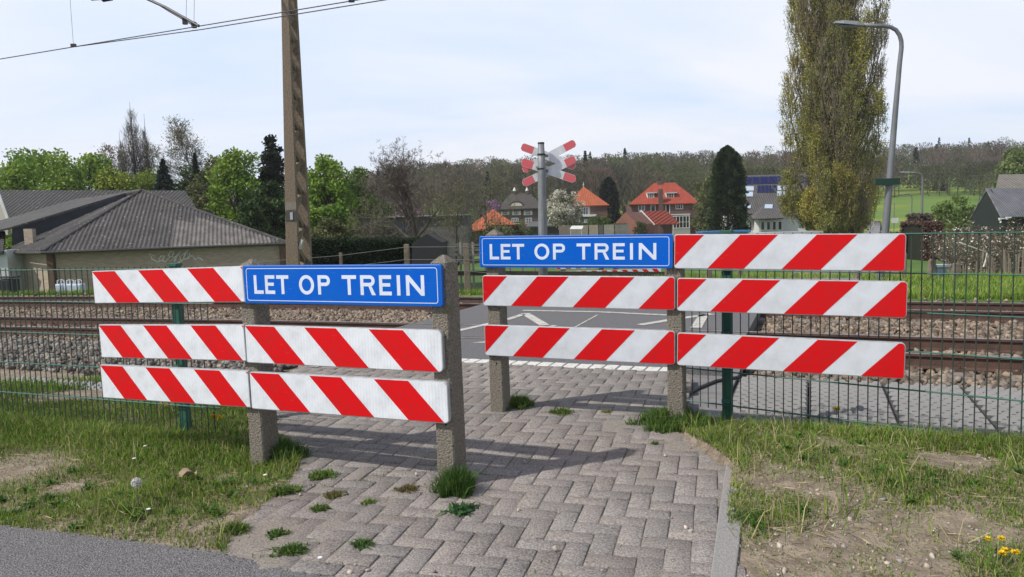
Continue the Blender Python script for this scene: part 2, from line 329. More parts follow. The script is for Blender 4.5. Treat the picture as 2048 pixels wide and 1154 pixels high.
def build_far_road():
    Lp = [(960, 586), (1280, 574), (1560, 549), (1672, 512), (1720, 480), (1733, 462), (1738, 452)]; Rp = [(1440, 592), (1640, 578), (1800, 556), (1792, 515), (1776, 482), (1766, 462), (1760, 452)]
    def interp(P, t): i = min(int(t), len(P) - 2); f = t - i; return [P[i][k] * (1 - f) + P[i + 1][k] * f for k in (0, 1)]
    V = []; Q = []; nc = 7; ts = np.linspace(0, 6, 61)
    for t in ts:
        a = GT(*interp(Lp, t)); b = GT(*interp(Rp, t))
        for k in range(nc): f = k / (nc - 1); x = a[0] * (1 - f) + b[0] * f; y = a[1] * (1 - f) + b[1] * f; V.append((x, y, T(x, y) + 0.03))
    for i in range(len(ts) - 1):
        for k in range(nc - 1): q = i * nc + k; Q.append((q, q + 1, q + nc + 1, q + nc))
    link('road', mesh_np('road', V, Q, None, [mat('road_asphalt', (0.20, 0.195, 0.195), 0.9, (0.16, 0.155, 0.155), 0.8, 0.3, 30)]), kind='structure')
    V = []; Q = []
    a = [(1798, 497), (1815, 492), (1836, 488), (1852, 487)]
    for i, p in enumerate(a):
        for dy in (5, -4): x, y = GT(p[0], p[1] + dy); V.append((x, y, T(x, y) + 0.05))
    for i in range(3): Q.append((2 * i, 2 * i + 2, 2 * i + 3, 2 * i + 1))
    link('side_path', mesh_np('side_path', V, Q, None, [mat('path_concrete', (0.33, 0.31, 0.27), 0.9)]), kind='structure')
build_far_road()
# ---------------------------------------------------------------- railway
rust = mat('rail_rust', (0.095, 0.052, 0.036), 0.75, (0.055, 0.032, 0.026), 5, 0.3, 60)
head = mat('rail_head', (0.30, 0.27, 0.26), 0.45, (0.16, 0.12, 0.10), 8, metal=0.5)
slm = mat('sleeper_concrete', (0.25, 0.22, 0.19), 0.92, (0.15, 0.125, 0.10), 4, 0.5, 70)
def build_tracks():
    prof = [(-.062, -.155), (.062, -.155), (.062, -.146), (.012, -.130), (.009, -.04), (.033, -.030), (.033, -.003), (.028, 0), (-.028, 0), (-.033, -.003), (-.033, -.030), (-.009, -.04), (-.012, -.130), (-.062, -.146)]
    us = np.concatenate([np.linspace(-60, -26, 8), np.linspace(-25, 18, 60), np.linspace(20, 50, 8)])
    sleeper = None
    for ti, (a, b) in enumerate(((RN[0], RN[1]), (RN[2], RN[3]))):
        lab = ('near railway track, its rusty rails running just behind the mesh fences', 'far railway track, on the side of the crossing away from the planks')[ti]
        t = thing('railway_track', lab, 'railway track', (0, 0, 0), group='railway tracks through the crossing')
        for n0 in (a, b):
            mb = MB(); k = len(prof); vs = []; fs = []; ms = []
            for u in us:
                for (dn, dz) in prof: vs.append(uc(u, n0 + dn, -0.10 + dz))
            for i in range(len(us) - 1):
                for j in range(k): fs.append((i * k + j, (i + 1) * k + j, (i + 1) * k + (j + 1) % k, i * k + (j + 1) % k)); ms.append(1 if j in (6, 7, 8) else 0)
            mb.v = [tuple(v) for v in vs]; mb.f = fs; mb.m = ms; mb.obj('rail', [rust, head], t)
        if sleeper is None:
            mb = MB(); mb.prism([(-1.05, -.13), (1.05, -.13), (1.05, .13), (-1.05, .13)], -0.14, -0.0, 0); 
            for s in (-0.6, 0.6):
                for q in (-0.11, 0.11):
                    mb.box((s + q, 0, 0.012), (0.07, 0.12, 0.035), 1); mb.tube([(s + q, 0, .02), (s + q, 0, .065)], .016, 6, 1)
            sleeper = mb.mesh('sleeper', [slm, rust])
        mid = (a + b) / 2; u = -23.5; c = 0
        while u < 8.5 and c < 99:
            if not (-5.8 < u < -0.7):
                s = link('sleeper', sleeper, t); p = uc(u, mid, -0.258); s.location = p; th = math.atan2(NY, NX) - 0.008 * (u + 3) * 1.0; s.rotation_euler = (0, 0, th); c += 1
            u += 0.52
build_tracks()
def rocks(name, P, size, m, flat=0.7, tone=(0.6, 1.15), warm=None):
    n = len(P); base = np.array([[-1, -1, -1], [1, -1, -1], [1, 1, -1], [-1, 1, -1], [-.75, -.75, 1], [.75, -.75, 1], [.75, .75, 1], [-.75, .75, 1]], float)
    B = base[None] + rng.uniform(-0.42, 0.42, (n, 8, 3)); S = size[:, None] * rng.uniform(0.6, 1.25, (n, 3)) * np.array([1, 1, flat]); B *= S[:, None, :] * 0.5
    q = rng.normal(size=(n, 4)); q /= np.linalg.norm(q, axis=1, keepdims=True); a, b, c, d = q.T
    M = np.stack([1 - 2 * (c * c + d * d), 2 * (b * c - a * d), 2 * (b * d + a * c), 2 * (b * c + a * d), 1 - 2 * (b * b + d * d), 2 * (c * d - a * b), 2 * (b * d - a * c), 2 * (c * d + a * b), 1 - 2 * (b * b + c * c)], -1).reshape(n, 3, 3)
    V = np.einsum('nij,nkj->nki', M, B) + P[:, None, :]
    fq = np.array([(3, 2, 1, 0), (4, 5, 6, 7), (0, 1, 5, 4), (1, 2, 6, 5), (2, 3, 7, 6), (3, 0, 4, 7)]); Q = fq[None] + 8 * np.arange(n)[:, None, None]
    br = rng.uniform(tone[0], tone[1], n); wv = rng.uniform(-0.08, 0.08, n) + (0 if warm is None else warm)
    col = np.stack([br * (1 + wv), br, br * (1 - wv)], -1); return link(name, mesh_np(name, V.reshape(-1, 3), Q.reshape(-1, 4), None, [m], var=np.repeat(col, 8, 0)), kind='stuff')
def build_ballast():
    n = 88000; u = rng.uniform(-22, 7, n); nn = rng.uniform(6.0, 15.3, n)
    band = ((nn > RN[0] + .0) & (nn < RN[1]) & (rng.random(n) < 0.5)); keep = ~band
    pw = sst(6.0, 8.2, nn); keep &= ~((u > -5.85) & (u < -0.65)); keep &= ~((u > -0.9) & (nn < 7.45 + 0.12 * np.sin(u * 9))); keep &= ~((u < -4.6) & (nn < 6.15 + 0.5 * vnoise(u, nn, 1.2, 8)))
    keep &= ~((u < -18) & (nn < 9)); keep &= ~((nn > 14.25) & (rng.random(n) < .85))
    u = u[keep]; nn = nn[keep]; n0 = nn - curve(u); x = u * UX + n0 * NX; y = u * UY + n0 * NY; z = terrain(x, y) + rng.uniform(-.01, .035, len(u)) + 0.05 * (vnoise(x, y, 0.8, 12) - .3)
    near_r = np.min(np.abs(nn[:, None] - np.array(RN)[None]), 1); z = np.where(near_r < 0.09, np.minimum(z, -0.27), z)
    m = mat('ballast', (0.29, 0.25, 0.205), 0.95, (0.15, 0.12, 0.10), 6, vary=True)
    warm = np.where(nn > 8.6, 0.09, np.where(u < -4, -0.045, 0.05)); rocks('ballast', np.stack([x, y, z], -1), rng.uniform(0.038, 0.075, len(u)), m, 0.8, (0.35, 1.2), warm)
build_ballast()
rub = None
def build_grates():
    m = bpy.data.materials.new('ribbed_rubber'); m.use_nodes = True; nt = m.node_tree; N = nt.nodes; L = nt.links; b = N['Principled BSDF']; b.inputs['Roughness'].default_value = 0.8
    b.inputs['Base Color'].default_value = (0.16, 0.158, 0.155, 1)
    ns = N.new('ShaderNodeTexNoise'); ns.inputs['Scale'].default_value = 3; cr = N.new('ShaderNodeMixRGB'); cr.inputs[1].default_value = (0.17, 0.165, 0.16, 1); cr.inputs[2].default_value = (0.25, 0.245, 0.235, 1); L.new(ns.outputs['Fac'], cr.inputs[0]); L.new(cr.outputs[0], b.inputs['Base Color'])
    CT['ribbed_rubber'] = m
    def panel(u0, u1, n0, n1, z, name, lab):
        t = thing(name, lab, 'walkway panel', un(u0, n0, z), 0, 'ribbed panels beside the track')
        mb = MB(); o = un(u0, n0, z)
        def pt(u, n, zz): return un(u, n, z + zz) - o
        mb.prism([(0, 0), (u1 - u0, 0), (u1 - u0, n1 - n0), (0, n1 - n0)], -0.07, -0.012, 0, Matrix(((UX, NX, 0, 0), (UY, NY, 0, 0), (0, 0, 1, 0), (0, 0, 0, 1))))
        # rows of small wedges
        nr = max(3, int((n1 - n0) / 0.08)); nu = max(3, int((u1 - u0) / 0.09)); nb0 = len(mb.f); V = list(mb.v); Fc = list(mb.f)
        for i in range(nr):
            for j in range(nu):
                off = 0.5 if i % 2 else 0.0
                ua = u0 + 0.01 + (j + off * 0.9) * (u1 - u0 - .04) / nu; na = n0 + 0.012 + i * (n1 - n0 - .02) / nr; du = (u1 - u0 - .04) / nu * 0.80; dn = 0.047
                k = len(V); V += [tuple(pt(ua, na, -.012)), tuple(pt(ua + du, na, -.012)), tuple(pt(ua + du, na + dn, -.012)), tuple(pt(ua, na + dn, -.012)), tuple(pt(ua + du * .2, na + dn * .55, .016)), tuple(pt(ua + du * .8, na + dn * .55, .016))]
                Fc += [(k, k + 1, k + 5, k + 4), (k + 2, k + 3, k + 4, k + 5), (k + 1, k + 2, k + 5), (k + 3, k, k + 4)]
        mb.v = V; mb.f = Fc; mb.m = [1] * nb0 + [0] * (len(Fc) - nb0); mb.obj('ribbed_slab', [m, mat('rubber_dark', (.055, .054, .053), .9)], t)
    labs = ['first', 'second', 'third', 'fourth', 'fifth', 'sixth', 'seventh']
    for i in range(5):
        panel(-0.62 + i * 0.62, -0.62 + (i + 1) * 0.62 - 0.012, 5.75, 7.42, -0.14, 'walkway_panel', '%s ribbed grey rubber panel behind the right mesh fence, counted from the crossing' % labs[i])
    for i in range(3):
        panel(-8.5 + i * 1.25, -8.5 + (i + 1) * 1.25 - 0.012, 5.05, 5.75, -0.20, 'walkway_panel', '%s ribbed grey panel behind the left mesh fence, counted from the left edge' % labs[i])
    # plain concrete apron between path and the first panel, with a black cable
    mb = MB(); mb.prism([tuple(un(u, n)[:2]) for u, n in ((-1.10, 5.75), (-0.64, 5.75), (-0.64, 8.78), (-0.76, 8.78), (-1.2, 7.2))], -0.2, -0.125); mb.obj('concrete_apron', mat('apron', (0.20, 0.19, 0.185), 0.9, (0.14, 0.13, 0.13), 5, 0.4, 60), kind='structure')
    mb = MB(); mb.tube([un(-1.02, 5.5, -0.06), un(-1.02, 5.8, -0.09), un(-0.99, 6.2, -0.105), un(-0.92, 6.6, -0.108), un(-0.80, 6.95, -0.108), un(-.6, 7.2, -.11)], 0.016, 8)
    mb.obj('rubber_hose', mat('black_rubber', (0.02, 0.02, 0.022), 0.6), None, True, label='black hose curving over the concrete beside the right barrier post', category='hose')
build_grates()
# ---------------------------------------------------------------- barriers of planks on concrete posts
conc = mat('post_concrete', (0.275, 0.245, 0.20), 0.95, (0.120, 0.104, 0.080), 75, 1.0, 110, lo=0.36, hi=0.66, detail=5, spots=(9, 0.62, (0.16, 0.15, 0.10)))
def sheeting(name, col, dirt, ribs):
    m = bpy.data.materials.new(name); m.use_nodes = True; nt = m.node_tree; N = nt.nodes; L = nt.links; b = N['Principled BSDF']; b.inputs['Roughness'].default_value = 0.4; b.inputs['Specular IOR Level'].default_value = 0.12
    tc = N.new('ShaderNodeTexCoord')
    n = N.new('ShaderNodeTexNoise'); n.inputs['Scale'].default_value = 9; n.inputs['Detail'].default_value = 8; n.inputs['Roughness'].default_value = 0.7; L.new(tc.outputs['Object'], n.inputs['Vector'])
    mr = N.new('ShaderNodeMapRange'); mr.inputs['From Min'].default_value = 0.42; mr.inputs['From Max'].default_value = 0.78; mr.inputs['To Max'].default_value = 0.7; L.new(n.outputs['Fac'], mr.inputs[0])
    mx = N.new('ShaderNodeMixRGB'); mx.inputs[1].default_value = (*col, 1); mx.inputs[2].default_value = (*dirt, 1); L.new(mr.outputs[0], mx.inputs[0])
    mp = N.new('ShaderNodeMapping'); mp.inputs['Scale'].default_value = (6, 6, 60); mp.inputs['Rotation'].default_value = (0.3, 0.5, 0.2); L.new(tc.outputs['Object'], mp.inputs[0])
    n2 = N.new('ShaderNodeTexNoise'); n2.inputs['Scale'].default_value = 2.2; n2.inputs['Detail'].default_value = 2; L.new(mp.outputs[0], n2.inputs['Vector'])
    r2 = N.new('ShaderNodeMapRange'); r2.inputs['From Min'].default_value = 0.70; r2.inputs['From Max'].default_value = 0.74; r2.inputs['To Max'].default_value = 0.45; L.new(n2.outputs['Fac'], r2.inputs[0])
    m2 = N.new('ShaderNodeMixRGB'); L.new(r2.outputs[0], m2.inputs[0]); L.new(mx.outputs[0], m2.inputs[1]); m2.inputs[2].default_value = (*[min(1, c * 1.3 + .05) for c in dirt], 1); L.new(m2.outputs[0], b.inputs['Base Color'])
    if ribs:
        wv = N.new('ShaderNodeTexWave'); wv.wave_type = 'BANDS'; wv.bands_direction = 'X'; wv.inputs['Scale'].default_value = 16; wv.inputs['Distortion'].default_value = 0.3; L.new(tc.outputs['Object'], wv.inputs['Vector'])
        bp = N.new('ShaderNodeBump'); bp.inputs['Strength'].default_value = ribs; bp.inputs['Distance'].default_value = 0.0012; L.new(wv.outputs['Fac'], bp.inputs['Height']); L.new(bp.outputs[0], b.inputs['Normal'])
    return m
s_white = sheeting('sheet_white', (0.66, 0.69, 0.72), (0.42, 0.43, 0.43), 0.55); s_red = sheeting('sheet_red', (0.58, 0.006, 0.009), (0.42, 0.016, 0.016), 0.2)
s_white2 = sheeting('sheet_white_right', (0.56, 0.59, 0.63), (0.40, 0.41, 0.41), 0.12); s_red2 = sheeting('sheet_red_right', (0.54, 0.006, 0.009), (0.40, 0.015, 0.015), 0.08)
s_blue = sheeting('sheet_blue', (0.0, 0.092, 0.49), (0.006, 0.11, 0.42), 0.06); alu = mat('plank_edge', (0.42, 0.43, 0.44), 0.5, (0.30, 0.31, 0.31), 20, metal=0.3); s_letter = sheeting('sheet_letter', (0.60, 0.66, 0.76), (0.45, 0.5, 0.6), 0)
blue_edge = mat('blue_rim', (0.010, 0.11, 0.42), 0.45)
def clip(poly, ax, lim, sgn):
    out = []
    for i in range(len(poly)):
        a, b = poly[i], poly[(i + 1) % len(poly)]; da = sgn * (a[ax] - lim); db = sgn * (b[ax] - lim)
        if da <= 0: out.append(a)
        if (da < 0 < db) or (db < 0 < da): t = da / (da - db); out.append((a[0] + (b[0] - a[0]) * t, a[1] + (b[1] - a[1]) * t))
    return out
def clip_convex(poly, cp):
    for i in range(len(cp)):
        (x0, y0), (x1, y1) = cp[i], cp[(i + 1) % len(cp)]; out = []
        f = lambda p: (x1 - x0) * (p[1] - y0) - (y1 - y0) * (p[0] - x0)
        for k in range(len(poly)):
            a, b = poly[k], poly[(k + 1) % len(poly)]; da, db = f(a), f(b)
            if da >= 0: out.append(a)
            if (da > 0 > db) or (da < 0 < db): t = da / (da - db); out.append((a[0] + (b[0] - a[0]) * t, a[1] + (b[1] - a[1]) * t))
        poly = out
        if len(poly) < 3: return []
    return poly
def rrect(x0, y0, x1, y1, rl, rr, seg=6):
    P = []
    for cx, cy, r, a0 in ((x1 - rr, y0 + rr, rr, -90), (x1 - rr, y1 - rr, rr, 0), (x0 + rl, y1 - rl, rl, 90), (x0 + rl, y0 + rl, rl, 180)):
        if r < 1e-4: P.append((cx, cy)); continue
        for k in range(seg + 1): a = R(a0 + 90 * k / seg); P.append((cx + r * math.cos(a), cy + r * math.sin(a)))
    return P
def letters(text_boxes, y0, hgt, st):
    """letter polygons (x,y) for the sign"""
    out = []
    for ch, x0, x1 in text_boxes:
        w_ = x1 - x0; y1 = y0 + hgt; ym = y0 + hgt * 0.52
        q = lambda a, b, c, d: out.append([(a, b), (c, b), (c, d), (a, d)])
        def ring(cx, cy, rx, ry, a0, a1, n=22):
            for k in range(n):
                t0 = R(a0 + (a1 - a0) * k / n); t1 = R(a0 + (a1 - a0) * (k + 1) / n)
                out.append([(cx + rx * math.cos(t0), cy + ry * math.sin(t0)), (cx + rx * math.cos(t1), cy + ry * math.sin(t1)), (cx + (rx - st) * math.cos(t1), cy + (ry - st * .95) * math.sin(t1)), (cx + (rx - st) * math.cos(t0), cy + (ry - st * .95) * math.sin(t0))][::1])
        if ch == 'L': q(x0, y0, x0 + st, y1); q(x0 + st, y0, x1, y0 + st)
        elif ch == 'E': q(x0, y0, x0 + st, y1); q(x0 + st, y0, x1, y0 + st); q(x0 + st, y1 - st, x1, y1); q(x0 + st, ym - st * .45, x1 - w_ * .1, ym + st * .45)
        elif ch == 'T': q(x0, y1 - st, x1, y1); q((x0 + x1 - st) / 2, y0, (x0 + x1 + st) / 2, y1 - st)
        elif ch == 'I': q(x0, y0, x0 + st, y1)
        elif ch == 'O': ring((x0 + x1) / 2, (y0 + y1) / 2, w_ / 2, hgt / 2 + .001, 0, 360, 40)
        elif ch in 'PR':
            q(x0, y0, x0 + st, y1); hb = hgt * 0.56; r = hb / 2; cx = x1 - r * 1.0; cy = y1 - r
            q(x0 + st, y1 - st * .95, cx, y1); q(x0 + st, y1 - hb, cx, y1 - hb + st * .95); ring(cx, cy, x1 - cx, r, -90, 90, 16)
            if ch == 'R': out.append([(x1 - st * .95 - w_ * .02, y0), (x1 + w_ * .04, y0), (cx + st * .45, y1 - hb), (cx - st * .55, y1 - hb)])
        elif ch == 'N': q(x0, y0, x0 + st, y1); q(x1 - st, y0, x1, y1); out.append([(x1 - st * 1.02, y0), (x1 - st * 0.99 + st * 0.0, y0 + st * 1.5), (x0 + st, y1), (x0 + st, y1 - st * 1.7)][::1])
    return out
def plank(parent, origin, e, nrm, px, kind, off, mats, rl, rr):
    """px: TL,TR,BR,BL photo corners, cast once onto the barrier's own vertical plane; built as a real box of that size"""
    res = []
    for p in px:
        d = ray(*p); t = ((origin - CP) @ nrm - off) / (d @ nrm); q = CP + d * t; res.append(((q - origin) @ e, q[2]))
    (a, b, c, d_) = res; s0 = (a[0] + d_[0]) / 2; s1 = (b[0] + c[0]) / 2; hgt = ((a[1] - d_[1]) + (b[1] - c[1])) / 2; zl = (a[1] + d_[1]) / 2; zr = (b[1] + c[1]) / 2
    L_ = math.hypot(s1 - s0, zr - zl); ang = math.atan2(zr - zl, s1 - s0); h2 = hgt / 2
    ex = e * math.cos(ang) + np.array([0, 0, math.sin(ang)]); ez = -e * math.sin(ang) + np.array([0, 0, math.cos(ang)])
    base = origin + e * s0 - nrm * off; base = np.array([base[0], base[1], zl]); pl = np.array(parent.location)
    M = Matrix(((ex[0], nrm[0], ez[0], base[0] - pl[0]), (ex[1], nrm[1], ez[1], base[1] - pl[1]), (ex[2], nrm[2], ez[2], base[2] - pl[2]), (0, 0, 0, 1)))
    mb = MB(); W = lambda P, y: [(x, y, z) for x, z in P]
    outer = rrect(0, -h2, L_, h2, rl, rr); n = len(outer); th = 0.026
    inner = rrect(0.005, -h2 + .005, L_ - .005, h2 - .005, max(rl - .005, 0), max(rr - .005, 0)); ni = len(inner)
    mb.add(W(outer, 0.0) + W(outer, th), [tuple(range(n, 2 * n))[::-1]] + [((i + 1) % n, i, n + i, n + (i + 1) % n) for i in range(n)], 0)
    mb.add(W(outer, 0.0) + W(inner, -0.0018), [(i, (i + 1) % n, n + (i + 1) % n, n + i) for i in range(n)], 0)
    rim = inner
    cp = inner
    if kind == 'blue':
        mb.face(W(cp, -0.0018), 1)
        a = rrect(0.022, -h2 + .016, L_ - .022, h2 - .016, .016, .016); b = rrect(0.026, -h2 + .020, L_ - .026, h2 - .020, .012, .012); k = len(a)
        mb.add(W(a, -0.0028) + W(b, -0.0028), [(i, (i + 1) % k, k + (i + 1) % k, k + i) for i in range(k)], 2)
        X = [('L', 145, 188), ('E', 196, 240), ('T', 248, 302), ('O', 347, 412), ('P', 428, 480), ('T', 529, 588), ('R', 604, 662), ('E', 679, 727), ('I', 748, 765), ('N', 783, 852)]
        bx = [(c_, (x0 - 97) / 818 * L_, (x1 - 97) / 818 * L_) for c_, x0, x1 in X]
        for P in letters(bx, -hgt * 0.245, hgt * 0.49, 0.0205): mb.face(W(P, -0.0030), 2)
        r_ = mb.obj('text_sign', [blue_edge, s_blue, s_letter], parent)
    else:
        mb.face(W(cp, -0.0018), 1); per = (L_ / 3.05); hw = per * 0.5
        for k in range(-2, 6):
            if kind == 'L': x0 = k * per - 0.002; P = [(x0, h2), (x0 + hw, h2), (x0 + hw * 2.0, -h2), (x0 + hw * 1.0, -h2)][::-1]
            else: x0 = k * per - hw - 0.004 + 0.155 * 0; x0 = (0.310 + (k - 1) * 0.333) * L_; P = [(x0, h2), (x0 + .1665 * L_, h2), (x0 + .0115 * L_, -h2), (x0 - .155 * L_, -h2)][::-1]
            Pc = clip_convex(P, cp)
            if len(Pc) >= 3: mb.face(W(Pc, -0.0030), 2)
        r_ = mb.obj('striped_plank', [alu, mats[0], mats[1]], parent)
    r_.data.transform(Matrix.Identity(4)); r_.matrix_local = M
    return r_
def cpost(parent, p, e, nrm, htop, wd=0.112, dp=0.15, taper=0.9, hd=True):
    mb = MB(); pl = np.array(parent.location); M = Matrix(((e[0], nrm[0], 0, p[0] - pl[0]), (e[1], nrm[1], 0, p[1] - pl[1]), (0, 0, 1, -pl[2]), (0, 0, 0, 1)))
    w0 = wd / 2; w1 = w0 * taper; d1 = dp * taper; zb = -0.25; c = 0.008
    def ring(w_, d, z): return [(-w_ + c, 0, z), (w_ - c, 0, z), (w_, c, z), (w_, d - c, z), (w_ - c, d, z), (-w_ + c, d, z), (-w_, d - c, z), (-w_, c, z)]
    rings = [ring(w0, dp, zb), ring(w1, d1, htop - 0.045), ring(w1 * .95, d1 * .98, htop - 0.038), [(x * .18, d1 / 2 + (y - d1 / 2) * .18, htop) for x, y, z in ring(w1, d1, 0)]]
    vs = [v for r in rings for v in r]; fs = [tuple(range(24, 32))]; ms = [0]
    for i in range(3):
        for k in range(8): fs.append((i * 8 + k, i * 8 + (k + 1) % 8, i * 8 + 8 + (k + 1) % 8, i * 8 + 8 + k)); ms.append(0)
    mb.v = vs; mb.f = fs; mb.m = ms
    o = mb.obj('post', conc, parent); o.matrix_local = M
    if hd:
        b = MB(); b.tube([(0.01, -0.002, 0.36 + random.uniform(-.02, .02)), (0.01, 0.004, 0.36)], 0.005, 8); q = b.obj('bolt_hole', mat('hole', (0.01, 0.009, 0.008), 0.9), o)
    return o
def barrier(label, A, B, planks, tops, mats):
    e = B - A; e[2] = 0; e = e / np.linalg.norm(e); nrm = np.array([-e[1], e[0], 0]); t = thing('plank_barrier', label, 'barrier', tuple(A), 0, 'warning barriers before the crossing')
    for p, tp in zip((A, B), tops): cpost(t, p, e, nrm, tp)
    for px, kind, rl, rr in planks: plank(t, A, e, nrm, px, kind, 0.028 + random.uniform(0, .002), mats, rl, rr)
    return t
A1 = G(514, 927); B1 = G(893, 974)
LB = [([(186, 543), (488, 531), (488, 605), (188, 606)], 'L', 0, 0), ([(487.5, 531.6), (882.7, 528), (884, 614), (488.5, 605.8)], 'blue', .012, .014),
      ([(199, 649), (490, 649.6), (491, 722), (202, 715)], 'L', 0, 0), ([(491, 649.5), (884, 661), (886.6, 745), (492.5, 725.7)], 'L', .012, .03),
      ([(201, 729), (497, 742), (501, 815), (206, 795.6)], 'L', 0, 0), ([(500.7, 742.7), (896, 764.6), (897, 846.6), (502, 818)], 'L', .012, .022)]
barrier('nearest, left barrier of red and white planks, its blue sign at the right end', A1, B1, LB, (1.235, 1.245), (s_white, s_red))
A2 = G(994, 825); B2 = np.array([1.085, 4.93, 0.]); B2 = A2 + (B2 - A2)
RB = [([(958, 472), (1345, 468.4), (1346, 536.4), (960, 535)], 'blue', .016, .016), ([(1348, 468), (1812, 467.3), (1811, 542.6), (1349, 537.5)], 'R', .018, .022),
      ([(964.8, 551), (1350, 552.8), (1350.5, 620.9), (966, 611)], 'R', .02, .02), ([(1353.5, 555.7), (1815, 562.6), (1814, 636.5), (1354.6, 622)], 'R', .02, .022),
      ([(969, 649), (1350, 662), (1350.3, 729.3), (970, 711)], 'R', .02, .02), ([(1353.5, 665), (1811, 685.6), (1809.5, 758.4), (1354.6, 730.4)], 'R', .02, .025)]
barrier('farther, right barrier of red and white planks, its blue sign at the left end', A2, B2, RB, (1.36, 1.27), (s_white2, s_red2))
# ---------------------------------------------------------------- green mesh fences
gm = mat('fence_green', (0.012, 0.085, 0.055), 0.5, (0.03, 0.11, 0.08), 6); gw = mat('fence_wire', (0.018, 0.055, 0.04), 0.6, (0.05, 0.045, 0.034), 5)
def mesh_fence(label, P0, P1, z0, z1, posts, ext0, ext1, sp=0.058):
    """P0,P1: visible ends; the panel is extended by ext0/ext1 metres beyond them"""
    P0 = np.array(P0[:2]); P1 = np.array(P1[:2]); e = P1 - P0; Ln = np.linalg.norm(e); e = e / Ln; nz = np.array([-e[1], e[0]]); t = thing('mesh_fence', label, 'fence', (P0[0], P0[1], 0), 0, 'green mesh fences along the track')
    zf = lambda s: z0[0] + (z0[1] - z0[0]) * s / Ln; zt = lambda s: z1[0] + (z1[1] - z1[0]) * s / Ln
    mb = MB(); s = -ext0
    while s <= Ln + ext1: p = e * s; mb.box((p[0], p[1], (zf(s) + zt(s)) / 2 - .01), (.0055, .0055, zt(s) - zf(s) + 0.05)); s += sp
    hw = MB()
    for k in range(6):
        for q in (-.006, .006):
            a = -ext0; b = Ln + ext1; za = zf(a) + (zt(a) - zf(a)) * k / 5; zb = zf(b) + (zt(b) - zf(b)) * k / 5
            hw.tube([(e[0] * a + nz[0] * q, e[1] * a + nz[1] * q, za), (e[0] * b + nz[0] * q, e[1] * b + nz[1] * q, zb)], 0.0042, 6)
    mb.obj('upright_wires', gw, t); hw.obj('cross_wires', gm, t)
    for s in posts:
        p = e * s + nz * 0.045; b = MB(); b.box((p[0], p[1], (zf(s) + zt(s)) / 2 - 0.05), (0.066, 0.05, zt(s) - zf(s) + 0.14), 0, Matrix(((e[0], nz[0], 0), (e[1], nz[1], 0), (0, 0, 1)))); po = bevel(b.obj('post', gm, t), 0.004, 2)
        b = MB(); b.box((p[0], p[1], zt(s) + 0.026), (0.078, 0.062, 0.018), 0, Matrix(((e[0], nz[0], 0), (e[1], nz[1], 0), (0, 0, 1)))); b.obj('post_cap', gm, po)
        for k in (0, 2, 4):
            b = MB(); zz = zf(s) + (zt(s) - zf(s)) * k / 5 + 0.03; c = e * s; b.box((c[0] - nz[0] * .0, c[1] - nz[1] * .0, zz), (0.05, 0.028, 0.03), 0, Matrix(((e[0], nz[0], 0), (e[1], nz[1], 0), (0, 0, 1)))); b.obj('clamp', gm, po)
    return t
a = Y(0, 842, 5.85); b = Y(444, 885, 5.05); a1 = Y(0, 540, 5.85); b1 = Y(444, 536, 5.05); Lf = np.linalg.norm((b - a)[:2]); pp = Y(398, 880, 5.15)
mesh_fence('left green wire mesh fence ending behind the striped planks, in front of the grey ballast', a, b, (a[2], b[2]), (a1[2], b1[2]), [-2.35, Lf - 0.36], 3.2, 0)
a = Y(1370, 800, 5.33); b = Y(2048, 885, 4.2); a1 = Y(1370, 472, 5.33); b1 = Y(2048, 465, 4.2)
mesh_fence('right green wire mesh fence starting behind the right barrier, in front of the ribbed panels', a, b, (a[2], b[2]), (a1[2], b1[2]), [0.30, 2.95], 0, 2.6)
# ---------------------------------------------------------------- vegetation helpers
barkm = mat('bark', (0.085, 0.066, 0.05), 0.95, (0.045, 0.036, 0.028), 3, 0.6, 12); barkg = mat('bark_grey', (0.17, 0.15, 0.13), 0.95, (0.09, 0.08, 0.07), 3, 0.5, 12)
leafm = mat('foliage', (1, 1, 1), 0.75, vary=True, trans=0.25, spec=0.2); twigm = mat('twigs', (1, 1, 1), 0.95, vary=True, spec=0.05); forestm = mat('far_crowns', (1, 1, 1), 0.95, vary=True, spec=0.0, trans=.45)
def unit(a): return a / np.maximum(np.linalg.norm(a, axis=-1, keepdims=True), 1e-9)
def diamonds(P, size, asp=0.55, up=None, dirs=None):
    """leaf-shaped quads at P; size (n,), long axis random or along dirs"""
    n = len(P); a = unit(rng.normal(size=(n, 3))) if dirs is None else unit(dirs + 0.25 * rng.normal(size=(n, 3)))
    b = unit(np.cross(a, rng.normal(size=(n, 3)))); s = size[:, None] * 0.5
    V = np.stack([P - a * s, P + b * s * asp, P + a * s, P - b * s * asp], 1).reshape(-1, 3); return V, np.arange(4 * n).reshape(n, 4)
def sticks(S, sides=4):
    """segments (n,8): p0 p1 r0 r1 -> open prisms"""
    S = np.asarray(S, float); n = len(S); p0, p1, r0, r1 = S[:, :3], S[:, 3:6], S[:, 6], S[:, 7]; d = unit(p1 - p0)
    ref = np.where(np.abs(d[:, 2:3]) > 0.9, np.array([[1., 0, 0]]), np.array([[0, 0, 1.]])); a = unit(np.cross(d, ref)); b = np.cross(d, a); V = np.zeros((n, 2, sides, 3))
    for k in range(sides):
        t = 2 * math.pi * k / sides; o = a * math.cos(t) + b * math.sin(t); V[:, 0, k] = p0 + o * r0[:, None]; V[:, 1, k] = p1 + o * r1[:, None]
    i = np.arange(n)[:, None] * 2 * sides; k = np.arange(sides)[None]; Q = np.stack([i + k, i + (k + 1) % sides, i + sides + (k + 1) % sides, i + sides + k], -1).reshape(-1, 4); return V.reshape(-1, 3), Q
